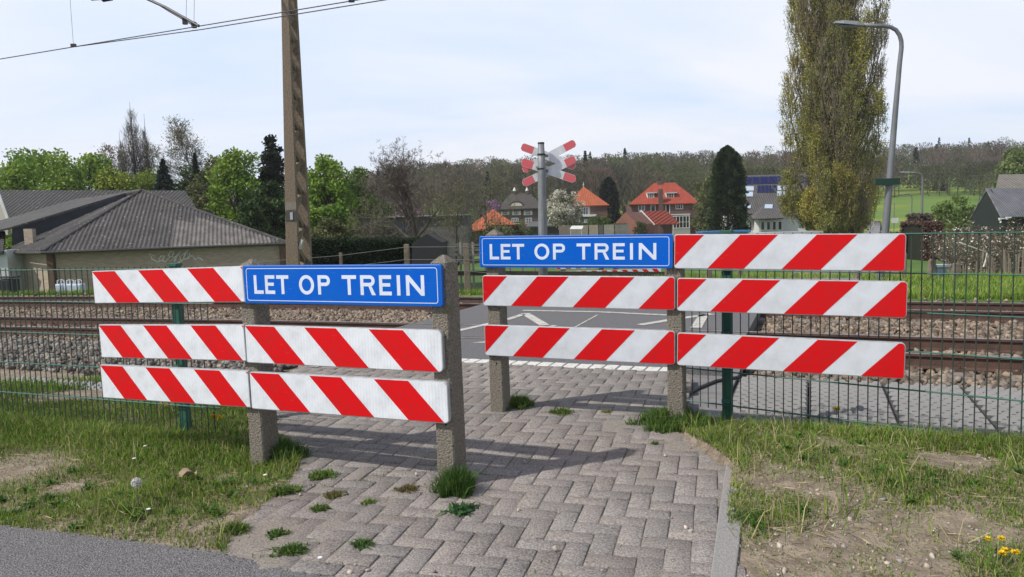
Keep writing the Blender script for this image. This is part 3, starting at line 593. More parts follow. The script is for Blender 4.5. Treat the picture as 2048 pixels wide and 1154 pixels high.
def grow(h, r, rs, spread=0.8, levels=4, kids=(7, 6, 5, 4), ang=0.75, up=0.25, ratio=0.55, start=0.25, lead=0.92, wob=0.16):
    S = []; tips = []
    def br(p, d, L, r0, lv):
        ns = 5 if lv == 0 else (4 if lv < 3 else 2); pts = [p]
        for i in range(ns):
            ww = wob * (.35 if lv == 0 else 1); d = d * ([.8, .8, 1] if lv == 0 else [1, 1, 1]) + np.array([rs.gauss(0, ww), rs.gauss(0, ww), rs.gauss(0, wob * .6) + up * (0.0 if lv == 0 else 0.35)]); d = d / np.linalg.norm(d); q = pts[-1] + d * L / ns
            ra = r0 * (1 - i / ns * 0.75); rb = r0 * (1 - (i + 1) / ns * 0.75); S.append((*pts[-1], *q, ra, rb, )); pts.append(q)
        if lv >= levels: tips.append((pts[-1], d)); return
        tips.append((pts[-1], d))
        nk = kids[min(lv, len(kids) - 1)]
        for k in range(nk):
            t = start + (1 - start) * (k + rs.random()) / nk if lv == 0 else 0.2 + 0.8 * (k + rs.random()) / nk
            f = t * ns; i = min(int(f), ns - 1); q = pts[i] + (pts[i + 1] - pts[i]) * (f - i); a = rs.random() * 6.283; dd = (pts[i + 1] - pts[i]); dd = dd / np.linalg.norm(dd)
            s = np.cross(dd, [math.cos(a), math.sin(a), 0.3]); s = s / (np.linalg.norm(s) + 1e-9); th = ang * rs.uniform(0.7, 1.25); nd = dd * math.cos(th) + s * math.sin(th)
            if lv == 0: Lk = h * spread * 0.5 * (1.15 - 0.6 * max(0, (t - start) / (1 - start))) * rs.uniform(.8, 1.15)
            else: Lk = L * ratio * rs.uniform(0.7, 1.2)
            br(q, nd, Lk, max(r0 * (1 - 0.7 * t) * 0.55, 0.009 * h / 10), lv + 1)
    br(np.zeros(3), np.array([0, 0, 1.]), h * lead, r, 0); return np.array(S), tips
def jitcol(base, n, k=0.25): return np.clip(np.array(base)[None] * (1 + k * rng.normal(size=(n, 1))) * (1 + 0.08 * rng.normal(size=(n, 3))), 0.004, 1)
def bare_tree(name, label, x, y, h, r, twig, seed, leaf=None, nleaf=0, lsize=0.2, group=None, bark=None, z=None, trunks=1, cat='tree', **kw):
    rs = random.Random(seed); t = thing(name, label, cat, (x, y, T(x, y) if z is None else z), 0, group); SS = []; tips = []
    for k in range(trunks):
        S, tp = grow(h * (1 if k == 0 else rs.uniform(.7, .95)), r, rs, **kw)
        if k: o = np.array([rs.uniform(-.1, .1) * h, rs.uniform(-.1, .1) * h, 0]); S[:, :3] += o; S[:, 3:6] += o; tp = [(a + o, b) for a, b in tp]
        SS.append(S); tips += tp
    S = np.concatenate(SS); fz = h * .985 / S[:, 5].max(); S[:, :6] *= fz; tips = [(a_ * fz, b_) for a_, b_ in tips]; rm = S[:, 6]; thick = rm > 0.16 * r
    V, Q = sticks(S[thick], 6); link('trunk', mesh_np('trunk', V, Q, None, [bark or barkm]), t)
    V, Q = sticks(S[~thick], 3); c = np.repeat(jitcol(twig, (~thick).sum(), 0.15), 6, 0); nv = len(V)
    TP = np.array([a for a, b in tips]); TD = np.array([b for a, b in tips]); m = len(TP)
    # fine end twigs
    k = 5; P = np.repeat(TP, k, 0); D = unit(np.repeat(TD, k, 0) + 0.7 * rng.normal(size=(m * k, 3))); ln = h * 0.035 * rng.uniform(.5, 1.3, m * k)[:, None]
    Vt, Qt = diamonds(P + D * ln * .5, ln[:, 0], 0.10, dirs=D * 4); V = np.concatenate([V, Vt]); Q = np.concatenate([Q, Qt + nv]); c = np.concatenate([c, np.repeat(jitcol(twig, m * k, 0.15), 4, 0)])
    if nleaf:
        i = rng.integers(0, m, nleaf); P = TP[i] + rng.normal(size=(nleaf, 3)) * h * 0.022; nv = len(V); Vl, Ql = diamonds(P, lsize * rng.uniform(.6, 1.3, nleaf), .6); cl = jitcol(leaf, m, .22)[i]
        V = np.concatenate([V, Vl]); Q = np.concatenate([Q, Ql + nv]); c = np.concatenate([c, np.repeat(cl, 4, 0)])
    link('crown', mesh_np('crown', V, Q, None, [twigm if not nleaf else leafm], var=c), t); return t
def leafy_tree(name, label, x, y, h, w_, cols, seed, n=9000, lsize=0.3, nclump=70, prof=None, z0=0.12, group=None, cat='tree', csize=0.16, z=None, flat=1.0, twig=(0.06, 0.05, 0.035), k=.2):
    """crown built of leaf clumps scattered through the crown volume, with limbs running to them"""
    rs = np.random.default_rng(seed); t = thing(name, label, cat, (x, y, T(x, y) if z is None else z), 0, group); prof = prof or (lambda s: math.sqrt(max(0.0, 1 - (2 * s - 1) ** 2 * 0.9)) ** 0.8)
    C = []; R_ = []
    while len(C) < nclump:
        s = rs.random(); rad = prof(s) * w_ / 2; a = rs.random() * 6.283; rr = rad * math.sqrt(rs.uniform(0.1, 1.0)) * rs.uniform(.82, 1.08)
        if rs.random() < (prof(s) + .05): C.append((rr * math.cos(a), rr * math.sin(a) * flat, h * (z0 + (1 - z0) * s * 0.97))); R_.append(w_ * csize * rs.uniform(.55, 1.25))
    C = np.array(C); R_ = np.array(R_); wts = R_ ** 2; i = rs.choice(len(C), n, p=wts / wts.sum()); off = rs.normal(size=(n, 3)); off = unit(off) * (rs.random((n, 1)) ** 0.45)
    P = C[i] + off * R_[i][:, None] * np.array([1, 1, 0.8]); P[:, 2] = np.maximum(P[:, 2], 0.02)
    cc = np.array([cols[q] for q in rs.integers(0, len(cols), len(C))]); col = cc[i] * (1 + k * rs.normal(size=(n, 1))); col = np.clip(col, 0.004, 1)
    V, Q = diamonds(P, lsize * rs.uniform(.6, 1.35, n), .62)
    link('crown', mesh_np('crown', V, Q, None, [leafm], var=np.repeat(col, 4, 0)), t)
    S = [(0, 0, -.1, 0, 0, h * (z0 + .3), 0.02 * h, 0.012 * h)]
    for c in C[::2]:
        zb = min(c[2] * 0.6, h * (z0 + .3)); S.append((0, 0, zb, *(c * [.6, .6, 1] + [0, 0, zb * .0]), 0.006 * h, 0.003 * h))
    V, Q = sticks(S, 5); link('trunk', mesh_np('trunk', V, Q, None, [barkm]), t); return t
def conifer(name, label, x, y, h, w_, col, seed, n=9000, lsize=0.3, columnar=False, group=None, z=None):
    rs = np.random.default_rng(seed); t = thing(name, label, 'conifer', (x, y, T(x, y) if z is None else z), 0, group); s = rs.random(n) ** (0.75 if not columnar else 1.0)
    s = 1 - s; s = rs.random(n)
    prof = (np.clip(1 - s, 0, 1) ** 0.85) if not columnar else np.clip(1 - s ** 12, 0, 1) * (0.78 + 0.22 * np.clip(s / .12, 0, 1)) * (1 - .34 * s)
    a = rs.random(n) * 6.283; lay = np.floor(s * 24); ph = np.sin(lay * 12.9898) * 43.5; lob = 1 + 0.16 * np.sin(a * 5 + ph) + 0.10 * np.sin(a * 11 + ph * 2.3); saw = 1 - 0.30 * ((s * 24) % 1) if not columnar else 1 - 0.10 * ((s * 24) % 1)
    r = w_ / 2 * prof * lob * saw * (rs.random(n) ** 0.22); P = np.stack([r * np.cos(a), r * np.sin(a), h * (.02 + .98 * s)], -1); D = np.stack([np.cos(a), np.sin(a), np.full(n, 0.35 if columnar else -0.25)], -1)
    V, Q = diamonds(P, lsize * rs.uniform(.6, 1.3, n), .5, dirs=D * (1.2)); tip = 0.75 + 0.5 * (rs.random(n)); br = (1 + .30 * np.sin(a * 5 + ph)) ; c = np.array(col)[None] * (tip * br)[:, None]
    link('crown', mesh_np('crown', V, Q, None, [leafm], var=np.repeat(c, 4, 0)), t); V, Q = sticks([(0, 0, -.1, 0, 0, h * .97, .018 * h, .003 * h)], 6); link('trunk', mesh_np('trunk', V, Q, None, [barkm]), t); return t
def at(px, yy):                                   # ground point at distance yy in the direction of photo column px
    x = Y(px, 450, yy)[0]; return x, yy
def atp(px, py, yy): return Y(px, py * .65 + 450 * .35, yy)[0], yy      # crown centred where it is seen
def hgt(px, py, yy): x, y = at(px, yy); return Y(px, py, yy)[2] - T(x, y)
# ---------------------------------------------------------------- the wooded hill (reads as one mass)
def build_forest():
    V = []; Q = []; Cc = []; SV = []; k0 = 0; S = []; SC_ = []; rs = np.random.default_rng(3)
    y = 176.0
    while y < 430:
        x = -0.8 * y
        while x < 0.86 * y:
            xx = x + rs.uniform(-3, 3); yy = y + rs.uniform(-4, 4); x += rs.uniform(5.0, 8.5) * (1 + (y - 176) / 400); az = xx / yy
            if az > 0.42 and yy < 222 - 18 * (az > .60): continue
            if az < -0.1 and yy < 190 and rs.random() < .5: continue
            g = T(xx, yy); hh = rs.uniform(7.5, 12.5) + 9 * (float(vnoise(xx, yy, .022, 31)) - .42); w_ = rs.uniform(6.5, 11); v = float(vnoise(xx, yy, .022, 77)); q = rs.random()
            if q < 0.02 + 0.07 * (v < .36) + .03 * (y > 330) + .05 * (az > .5): kind = 'c'; hh *= rs.uniform(.95, 1.22); w_ *= .55
            elif v > 0.60 or q > 0.91: kind = 'g'
            else: kind = 'b'
            n = int(620 * (1.0 if y < 260 else 0.7)); s = rs.random(n); a = rs.random(n) * 6.283
            if kind == 'c': r = w_ / 2 * (1 - s) ** .9 * rs.random(n) ** .3; P = np.stack([r * np.cos(a), r * np.sin(a), hh * s], -1); D = np.stack([np.cos(a), np.sin(a), -.2 + 0 * a], -1) * 3; sz = rs.uniform(.6, 1.2, n); asp = .6; c = np.array([.020, .032, .014]) * rs.uniform(.7, 1.4)
            else:
                zc = s ** 0.75; prof = np.sqrt(np.clip(1 - (2 * np.clip(zc, .0, 1) - 1.05) ** 2 * .82, 0, 1)); r = w_ / 2 * prof * rs.random(n) ** .42 * (1 + .22 * np.sin(a * 3 + xx)); P = np.stack([r * np.cos(a), r * np.sin(a), hh * (.18 + .82 * zc)], -1); D = np.stack([np.cos(a) * .7, np.sin(a) * .7, 1 + 0 * a], -1) * (2 if kind == 'b' else .5)
                if kind == 'b': sz = rs.uniform(.5, 1.5, n); asp = .22; c = np.array([.170, .135, .108]) * rs.uniform(.65, 1.15) * (1 + .07 * rs.normal(size=3)); c = c if rs.random() < .72 else np.array([.145, .130, .085]) * rs.uniform(.7, 1.1)
                else: sz = rs.uniform(.4, .85, n); asp = .5; c = np.array([.125, .14, .065]) * rs.uniform(.6, 1.15)
            v_, q_ = diamonds(P + np.array([xx, yy, g]), sz, asp, dirs=D); V.append(v_); Q.append(q_ + k0); k0 += len(v_); Cc.append(np.repeat(np.clip(c[None] * (1 + .10 * rs.normal(size=(n, 1))), .005, 1), 4, 0))
            if y < 240 and kind != 'c':
                for _ in range(2 + (rs.random() < .5)): ox, oy = rs.uniform(-2.5, 2.5, 2); S.append((xx + ox, yy + oy, g - .3, xx + ox + rs.uniform(-.6, .6), yy + oy, g + hh * .8, .16, .06)); SC_.append(np.array([.15, .13, .105]) * rs.uniform(.5, 1.7))
        y += 7.5 * (1 + (y - 176) / 250)
    v_, q_ = sticks(S, 4); V.append(v_); Q.append(q_ + k0); Cc.append(np.repeat(np.array(SC_), 8, 0))
    link('forest', mesh_np('forest', np.concatenate(V), np.concatenate(Q), None, [forestm], var=np.concatenate(Cc)), kind='stuff')
    # low scrub along the foot of the wood
    n = 26000; az = rs.uniform(-.7, .42, n); yy = rs.uniform(160, 186, n); xx = az * yy; P = np.stack([xx, yy, terrain(xx, yy) + rs.random(n) * 3.2 * vnoise(xx, yy, .12, 4)], -1); v_, q_ = diamonds(P, rs.uniform(.5, 1.1, n), .5); cn = vnoise(xx, yy, .09, 21)[:, None]
    c = np.array([[.075, .09, .035]]) * cn + np.array([[.12, .095, .07]]) * (1 - cn); link('undergrowth', mesh_np('undergrowth', v_, q_, None, [leafm], var=np.repeat(c * (1 + .2 * rs.normal(size=(n, 1))), 4, 0)), kind='stuff')
build_forest()
# ---------------------------------------------------------------- trees one can tell apart
GR = [(.17, .265, .036), (.13, .22, .032), (.21, .30, .046)]; GD = [(.045, .078, .024), (.06, .10, .03), (.036, .06, .02)]; GY = [(.21, .26, .038), (.17, .235, .036), (.15, .20, .03)]; GO = [(.12, .13, .05), (.14, .145, .06), (.095, .10, .042)]
def LT(px, py, yy, wpx, name, label, cols, seed, **kw):
    x, y = atp(px, py, yy); return leafy_tree(name, label, x, y, hgt(px, py, yy), wpx * yy / F, cols, seed, **kw)
bush = lambda s: min(1, 2.4 * s + .55) * math.sqrt(max(0, 1 - s ** 2.6))
g = 'green trees behind the left shed'
LT(95, 292, 62, 190, 'spring_tree', 'broad rounded bright green tree left of the purplish bare one', GR, 11, n=17000, lsize=.30, nclump=110, prof=bush, z0=.05, group=g)
LT(185, 306, 66, 120, 'spring_tree', 'bright green tree below the rusty budding crown', GR, 12, n=9000, lsize=.30, prof=bush, z0=.05, group=g)
LT(235, 328, 60, 120, 'spring_tree', 'lower yellow-green tree left of the dark blue spruce', GY, 13, n=9000, lsize=.26, prof=bush, z0=.05, group=g)
LT(-40, 308, 64, 130, 'spring_tree', 'grey-green tree cut by the left edge of the picture', GO, 14, n=8000, lsize=.28, prof=bush, z0=.05, group=g)
LT(478, 288, 58, 130, 'spring_tree', 'tall bright green tree directly left of the concrete mast', GR, 15, n=13000, lsize=.26, nclump=90, prof=bush, z0=.05, group=g)
LT(420, 308, 62, 120, 'spring_tree', 'dull green tree behind the shed ridge, between spruce and bright tree', GO, 16, n=9000, lsize=.26, prof=bush, z0=.05, group=g)
LT(540, 352, 50, 90, 'evergreen_tree', 'very dark low tree hugging the concrete mast on its left', GD, 17, n=9000, lsize=.24, prof=bush, z0=.03, group=g)
LT(62, 306, 70, 170, 'spring_tree', 'green tree filling the gap low between the two leftmost trees', GR, 61, n=9000, lsize=.30, prof=bush, z0=.03, group=g)
LT(290, 332, 70, 150, 'spring_tree', 'dull green tree below the bare poplars, behind the long tiled roof', GY, 62, n=9000, lsize=.28, prof=bush, z0=.03, group=g)
LT(385, 335, 66, 150, 'evergreen_tree', 'dark tree mass under the thin spruce tip', GD, 63, n=9000, lsize=.28, prof=bush, z0=.03, group=g)
LT(590, 322, 66, 130, 'evergreen_tree', 'dark olive tree directly behind the concrete mast', [(.05, .07, .02), (.07, .09, .03)], 64, n=9000, lsize=.28, prof=bush, z0=.03, group=g)
LT(500, 400, 46, 110, 'evergreen_shrub', 'dark green shrub mass above the right end of the shed roof', GD, 18, n=7000, lsize=.22, prof=bush, z0=.02)
LT(655, 306, 55, 120, 'spring_tree', 'fresh green tree directly right of the concrete mast', GR, 19, n=13000, lsize=.26, nclump=90, prof=bush, z0=.03, group='green trees right of the mast')
LT(715, 330, 62, 130, 'spring_tree', 'rounded green tree second to the right of the mast', [(.08, .14, .022), (.06, .105, .02), (.10, .15, .03)], 20, n=11000, lsize=.26, prof=bush, z0=.03, group='green trees right of the mast')
LT(655, 440, 44, 110, 'olive_shrub', 'olive brown shrub growing over the dark hedge, right of the mast', GO, 21, n=6000, lsize=.2, prof=bush, z0=.02)
LT(760, 452, 46, 110, 'olive_shrub', 'grey olive shrub under the big bare tree', [(.10, .095, .06), (.08, .075, .05)], 22, n=4500, lsize=.17, prof=bush, z0=.02)
x, y = at(545, 60); LT(545, 268, 60, 100, 'fir_tree', 'blackish ragged fir whose tip shows just left of the mast', [(.018, .027, .014), (.012, .02, .011)], 5, n=14000, lsize=.30, nclump=170, prof=lambda s: (1 - s) * .95 + .1, z0=.03, csize=.15)
x, y = atp(328, 318, 64); conifer('spruce_tree', 'small blue-green spruce above the shed apex', x, y, hgt(328, 318, 64), 5.2, (.018, .034, .030), 6, 6000, .26)
x, y = atp(392, 306, 72); conifer('spruce_tree', 'thin dark spruce tip between the pale birch and the green trees', x, y, hgt(392, 306, 72), 3.0, (.016, .028, .016), 8, 3500, .30)
x, y = atp(1455, 291, 88); conifer('cypress_tree', 'broad dense dark green cypress standing alone between the two villas', x, y, hgt(1453, 291, 88), 4.9, (.042, .064, .024), 9, 26000, .30, columnar=True)
x, y = atp(1217, 352, 137); conifer('yew_tree', 'dark round-topped evergreen right of the orange pyramid roof', x, y, hgt(1217, 354, 137), 4.6, (.016, .024, .012), 10, 9000, .42, columnar=True)
LT(1418, 345, 120, 70, 'pale_tree', 'pale yellow-green tree between the red villa and the cypress', [(.15, .16, .06), (.12, .13, .05)], 23, n=6000, lsize=.4, prof=bush, z0=.05)
LT(2035, 296, 95, 110, 'pale_tree', 'pale green tree rising behind the dark barn at the right edge', [(.17, .22, .075), (.14, .18, .065)], 24, n=8000, lsize=.38, prof=bush, z0=.05)
LT(1915, 392, 85, 90, 'willow_shrub', 'light green shrub on the field edge left of the dark barn', [(.14, .19, .045), (.10, .15, .035)], 25, n=6000, lsize=.28, prof=bush, z0=.02)
LT(985, 440, 62, 90, 'olive_shrub', 'thin olive shrub before the low orange roof', GO, 26, n=2600, lsize=.2, prof=bush, z0=.02)
LT(1280, 440, 96, 34, 'clipped_shrub', 'small olive shrub against the red garage', [(.07, .085, .03)], 27, n=1800, lsize=.2, prof=bush, z0=.02)
LT(1195, 432, 88, 70, 'hedge_shrub', 'green shrub strip under the orange pyramid roof', [(.06, .10, .025), (.09, .12, .035)], 28, n=3000, lsize=.22, prof=bush, z0=.02)
LT(1040, 446, 80, 60, 'hedge_shrub', 'yellow-green shrub under the thatched house', [(.12, .14, .035), (.08, .11, .03)], 29, n=2600, lsize=.2, prof=bush, z0=.02)
x, y = atp(190, 288, 75); bare_tree('budding_tree', 'bare tree with rusty brown buds above the green trees at left', x, y, hgt(190, 288, 75), .22, (.15, .105, .075), 31, leaf=(.20, .13, .09), nleaf=2600, lsize=.2, kids=(9, 6, 5), levels=3, spread=.42, start=.35)
def plume_tree(name, label, x, y, h, wl, wr, seed, nplume, ntwig, twig, leafcols, nleaf, lsize, bark, barkshare=.35, group=None, tr=.02, low=1.0, pr=.085, yoff=(0, 0)):
    """fastigiate poplar: upright plumes of twigs round a trunk; wl, wr: half widths at even heights"""
    rs = np.random.default_rng(seed); t = thing(name, label, 'tree', (x, y, T(x, y)), 0, group); zs = np.linspace(0, h, len(wl)); S = [(0, 0, -.3, 0, 0, h * .5, tr * h, tr * h * .55), (0, 0, h * .5, 0, 0, h * .97, tr * h * .55, tr * h * .06)]; B = []; TP = []; TC = []
    wmax = max(wl)
    for k in range(nplume):
        a = k * 2.39996 + rs.normal() * .3; f = rs.random() ** .5 if k > 3 else .05; z0 = h * rs.uniform(0.0, .62 if wmax < 3 else .74) * (1 - .18 * f); L = h * rs.uniform(.22, .40) * (1.25 - .5 * z0 / h); c = math.cos(a)
        if wmax > 3 and k % 4 == 0: z0 = h * rs.uniform(0, .05); L = h * rs.uniform(.07, .2); f = rs.uniform(.6, .95)
        zt = min(z0 + L, h * .99)
        R1 = np.interp(zt - L * .25, zs, wr if c > 0 else wl) * (abs(c) + .92 * (1 - abs(c))) * f * .92; bare_ = rs.random() < barkshare; pts = []
        for i in range(8): u = i / 7; r_ = R1 * (1 - (1 - u) ** 2.2); pts.append(np.array([c * r_ + rs.normal() * .004 * h, math.sin(a) * r_ + rs.normal() * .004 * h, z0 + (zt - z0) * u]))
        for i in range(7): B.append((*pts[i], *pts[i + 1], tr * h * .22 * (1 - i / 8), tr * h * .22 * (1 - (i + 1) / 8)))
        rho = wmax * rs.uniform(.16, .30); m = ntwig; u = rs.random(m) ** .8 * .98; ii = np.minimum((u * 7).astype(int), 6); P = np.array(pts); b = P[ii] + (P[ii + 1] - P[ii]) * (u * 7 - ii)[:, None]; e = rs.random(m) * 6.283; rr = rho * np.clip(1.25 - u ** 2 * 1.1, .1, 1) * np.sqrt(rs.random(m)); off = np.stack([np.cos(e) * rr, np.sin(e) * rr, 0 * e], -1); q = b + off
        d = unit(np.stack([np.cos(e) * .28, np.sin(e) * .28, np.ones(m)], -1) + .12 * rs.normal(size=(m, 3))); l2 = h * pr * .6 * rs.uniform(.4, 1.1, m)[:, None]
        for v in np.concatenate([q, q + d * l2, np.full((m, 1), h * .0009), np.full((m, 1), h * .0004)], 1): S.append(tuple(v))
        nl = int(nleaf * (.10 if bare_ else 1) * (1.0 + low * max(0, .5 - z0 / h))); i2 = rs.integers(0, m, nl); TP.append(q[i2] + d[i2] * l2[i2] * rs.random((nl, 1)) + rs.normal(size=(nl, 3)) * h * .004); col = np.array(leafcols[rs.integers(0, len(leafcols))]) * rs.uniform(.8, 1.15); TC.append(np.clip(col * (1 + .16 * rs.normal(size=(nl, 1))), .01, 1))
    V, Q = sticks(np.array(S[:2] + B), 6); link('trunk', mesh_np('trunk', V, Q, None, [bark]), t); V, Q = sticks(np.array(S[2:]), 3); c = np.repeat(jitcol(twig, len(S) - 2, .2), 6, 0); P = np.concatenate(TP); col = np.concatenate(TC); V2, Q2 = diamonds(P, lsize * rs.uniform(.6, 1.4, len(P)), .62)
    link('crown', mesh_np('crown', np.concatenate([V, V2]), np.concatenate([Q, Q2 + len(V)]), None, [leafm], var=np.concatenate([c, np.repeat(col, 4, 0)])), t); return t
gl = 'bare poplars on the left skyline'
x, y = atp(265, 193, 82); plume_tree('lombardy_poplar', 'tallest grey bare poplar on the left skyline', x, y, hgt(265, 193, 82), [1.5, 2.4, 2.4, 2.0, 1.4, .2], [1.5, 2.3, 2.3, 1.8, 1.3, .2], 32, 34, 150, (.15, .13, .115), [(.16, .15, .07)], 60, .14, barkg, .5, gl, .012)
x, y = atp(293, 218, 84); plume_tree('lombardy_poplar', 'second bare poplar, slightly lower, touching the tallest on its right', x, y, hgt(290, 218, 84), [.9, 1.5, 1.5, 1.3, .8, .1], [.9, 1.5, 1.5, 1.3, .8, .1], 33, 22, 130, (.15, .13, .11), [(.16, .15, .07)], 50, .14, barkg, .5, gl, .010)
x, y = atp(243, 254, 80); plume_tree('lombardy_poplar', 'third and lowest bare poplar, touching the tallest on its left', x, y, hgt(243, 254, 80), [1.0, 1.7, 1.7, 1.4, .9, .1], [1.0, 1.7, 1.7, 1.4, .9, .1], 34, 22, 120, (.16, .145, .12), [(.18, .18, .08)], 90, .14, barkg, .3, gl, .010)
x, y = atp(418, 238, 76); bare_tree('birch_tree', 'pale round-headed tree with fine bare twigs right of the poplars', x, y, hgt(368, 238, 76), .2, (.16, .145, .11), 35, leaf=(.19, .19, .10), nleaf=5200, lsize=.15, bark=mat('bark_pale', (.32, .30, .27), .9, (.16, .15, .14), 3), kids=(14, 7, 5), levels=3, spread=.62, ang=.55, up=.35, start=.3)
x, y = atp(322, 278, 80); bare_tree('birch_tree', 'slight bare tree filling the gap between poplars and round-headed tree', x, y, hgt(322, 278, 80), .14, (.16, .15, .12), 36, leaf=(.2, .2, .1), nleaf=900, lsize=.14, bark=barkg, kids=(10, 6, 4), levels=3, spread=.5, ang=.5, start=.2)
x, y = atp(830, 272, 42); bare_tree('bare_tree', 'big spreading leafless tree in the middle, dark twigs against the sky', x, y, hgt(818, 266, 42), .22, (.115, .095, .08), 37, kids=(10, 6, 5, 3), levels=4, spread=.9, ang=.8, up=.22, start=.22, ratio=.58, lead=.88)
x, y = atp(745, 385, 45); bare_tree('bare_tree', 'lower leafless tree with pale sprawling limbs left of the big one', x, y, hgt(740, 385, 45), .12, (.17, .155, .11), 38, leaf=(.15, .16, .06), nleaf=900, lsize=.1, bark=barkg, kids=(9, 7, 5), levels=3, spread=1.3, ang=.9, up=.1, start=.1)
x, y = atp(905, 350, 40); bare_tree('bare_tree', 'crooked olive-barked leafless tree right of the big one', x, y, hgt(905, 350, 40), .11, (.15, .135, .09), 39, leaf=(.14, .15, .06), nleaf=900, lsize=.1, bark=barkm, kids=(10, 7, 5), levels=3, spread=1.05, ang=.75, up=.15, start=.1)
x, y = atp(975, 338, 70); bare_tree('bare_tree', 'grey bare tree behind the crooked one, beside the thatched house', x, y, hgt(950, 338, 70), .14, (.14, .12, .09), 40, leaf=(.13, .14, .07), nleaf=900, lsize=.16, kids=(9, 6, 5), levels=3, spread=1.0, start=.15)
for lab, px, py, yy, wpx, sd, cols in (('pink blossoming tree beside the thatched roof', 985, 398, 112, 46, 41, [(.36, .20, .34), (.30, .17, .29)]), ('dusty pink blossoming tree behind the big bare tree', 828, 412, 70, 90, 42, [(.26, .17, .20), (.22, .14, .17)])):
    LT(px, py, yy, wpx, 'blossom_tree', lab, cols, sd, n=2200, lsize=.25, nclump=30, prof=bush, z0=.35, k=.3)
LT(1130, 378, 100, 72, 'blossom_tree', 'white blossoming tree right of the crossing sign pole', [(.52, .49, .42), (.40, .38, .30), (.16, .16, .09)], 43, n=5200, lsize=.26, nclump=60, prof=lambda s: math.sqrt(max(0, 1 - (2 * s - 1) ** 2)), z0=.35, k=.3)
x, y = at(1668, 68); plume_tree('lombardy_poplar', 'huge yellow-green budding poplar beside the street lamp, higher than the picture', x, y, 30.0, [3.9, 4.7, 4.9, 4.7, 4.5, 4.5, 4.5, 4.1, 2.8, .5], [2.8, 4.1, 4.9, 4.7, 4.1, 4.1, 4.6, 4.0, 2.4, .5], 5, 118, 190, (.25, .205, .15), [(.35, .33, .055), (.29, .285, .05), (.23, .24, .05), (.37, .33, .055)], 2500, .118, mat('poplar_bark', (.115, .088, .06), .95, (.05, .038, .028), 2, .6, 10), .22, None, .019, 1.3, .06)
# ---------------------------------------------------------------- buildings
whitep = mat('white_paint', (0.62, 0.62, 0.60), 0.6, (0.52, 0.51, 0.49), 1.5); glass = mat('window_glass', (0.02, 0.024, 0.03), 0.08, spec=0.8)
brick = mat('dark_brick', (0.135, 0.075, 0.062), 0.9, (0.095, 0.058, 0.05), 1.2, 0.4, 14); brickred = mat('red_brick', (0.24, 0.105, 0.075), 0.9, (0.18, 0.08, 0.06), 1.2, 0.4, 14)
def tiled(name, c1, c2, pitch=0.3, rows=0.35, strength=0.9, spots=None):
    m = mat(name, c1, 0.85, c2, 1.4, 0, spots=spots, lo=.3, hi=.7); nt = m.node_tree; N = nt.nodes; L = nt.links; b = N['Principled BSDF']; tc = N.new('ShaderNodeTexCoord')
    w1 = N.new('ShaderNodeTexWave'); w1.bands_direction = 'Z'; w1.wave_profile = 'SAW'; w1.inputs['Scale'].default_value = 0.314 / rows * 1.0; w1.inputs['Distortion'].default_value = 0.4; L.new(tc.outputs['Object'], w1.inputs['Vector'])
    w2 = N.new('ShaderNodeTexWave'); w2.bands_direction = 'X'; w2.inputs['Scale'].default_value = 0.314 / pitch; L.new(tc.outputs['Object'], w2.inputs['Vector'])
    ad = N.new('ShaderNodeMath'); ad.operation = 'ADD'; L.new(w1.outputs['Fac'], ad.inputs[0]); L.new(w2.outputs['Fac'], ad.inputs[1])
    bp = N.new('ShaderNodeBump'); bp.inputs['Strength'].default_value = strength; bp.inputs['Distance'].default_value = 0.06; L.new(ad.outputs[0], bp.inputs['Height']); L.new(bp.outputs[0], b.inputs['Normal']); return m
orange_t = tiled('orange_tiles', (0.42, 0.108, 0.042), (0.27, 0.070, 0.032)); red_t = tiled('red_tiles', (0.38, 0.066, 0.034), (0.24, 0.045, 0.028)); grey_t = tiled('grey_tiles', (0.115, 0.105, 0.10), (0.075, 0.07, 0.07)); dark_t = tiled('anthracite_tiles', (0.055, 0.052, 0.05), (0.03, 0.03, 0.03), spots=(5, .66, (.22, .21, .19)))
thatch = mat('thatch', (0.075, 0.066, 0.058), 0.98, (0.045, 0.04, 0.036), 2.0, 0.8, 25)
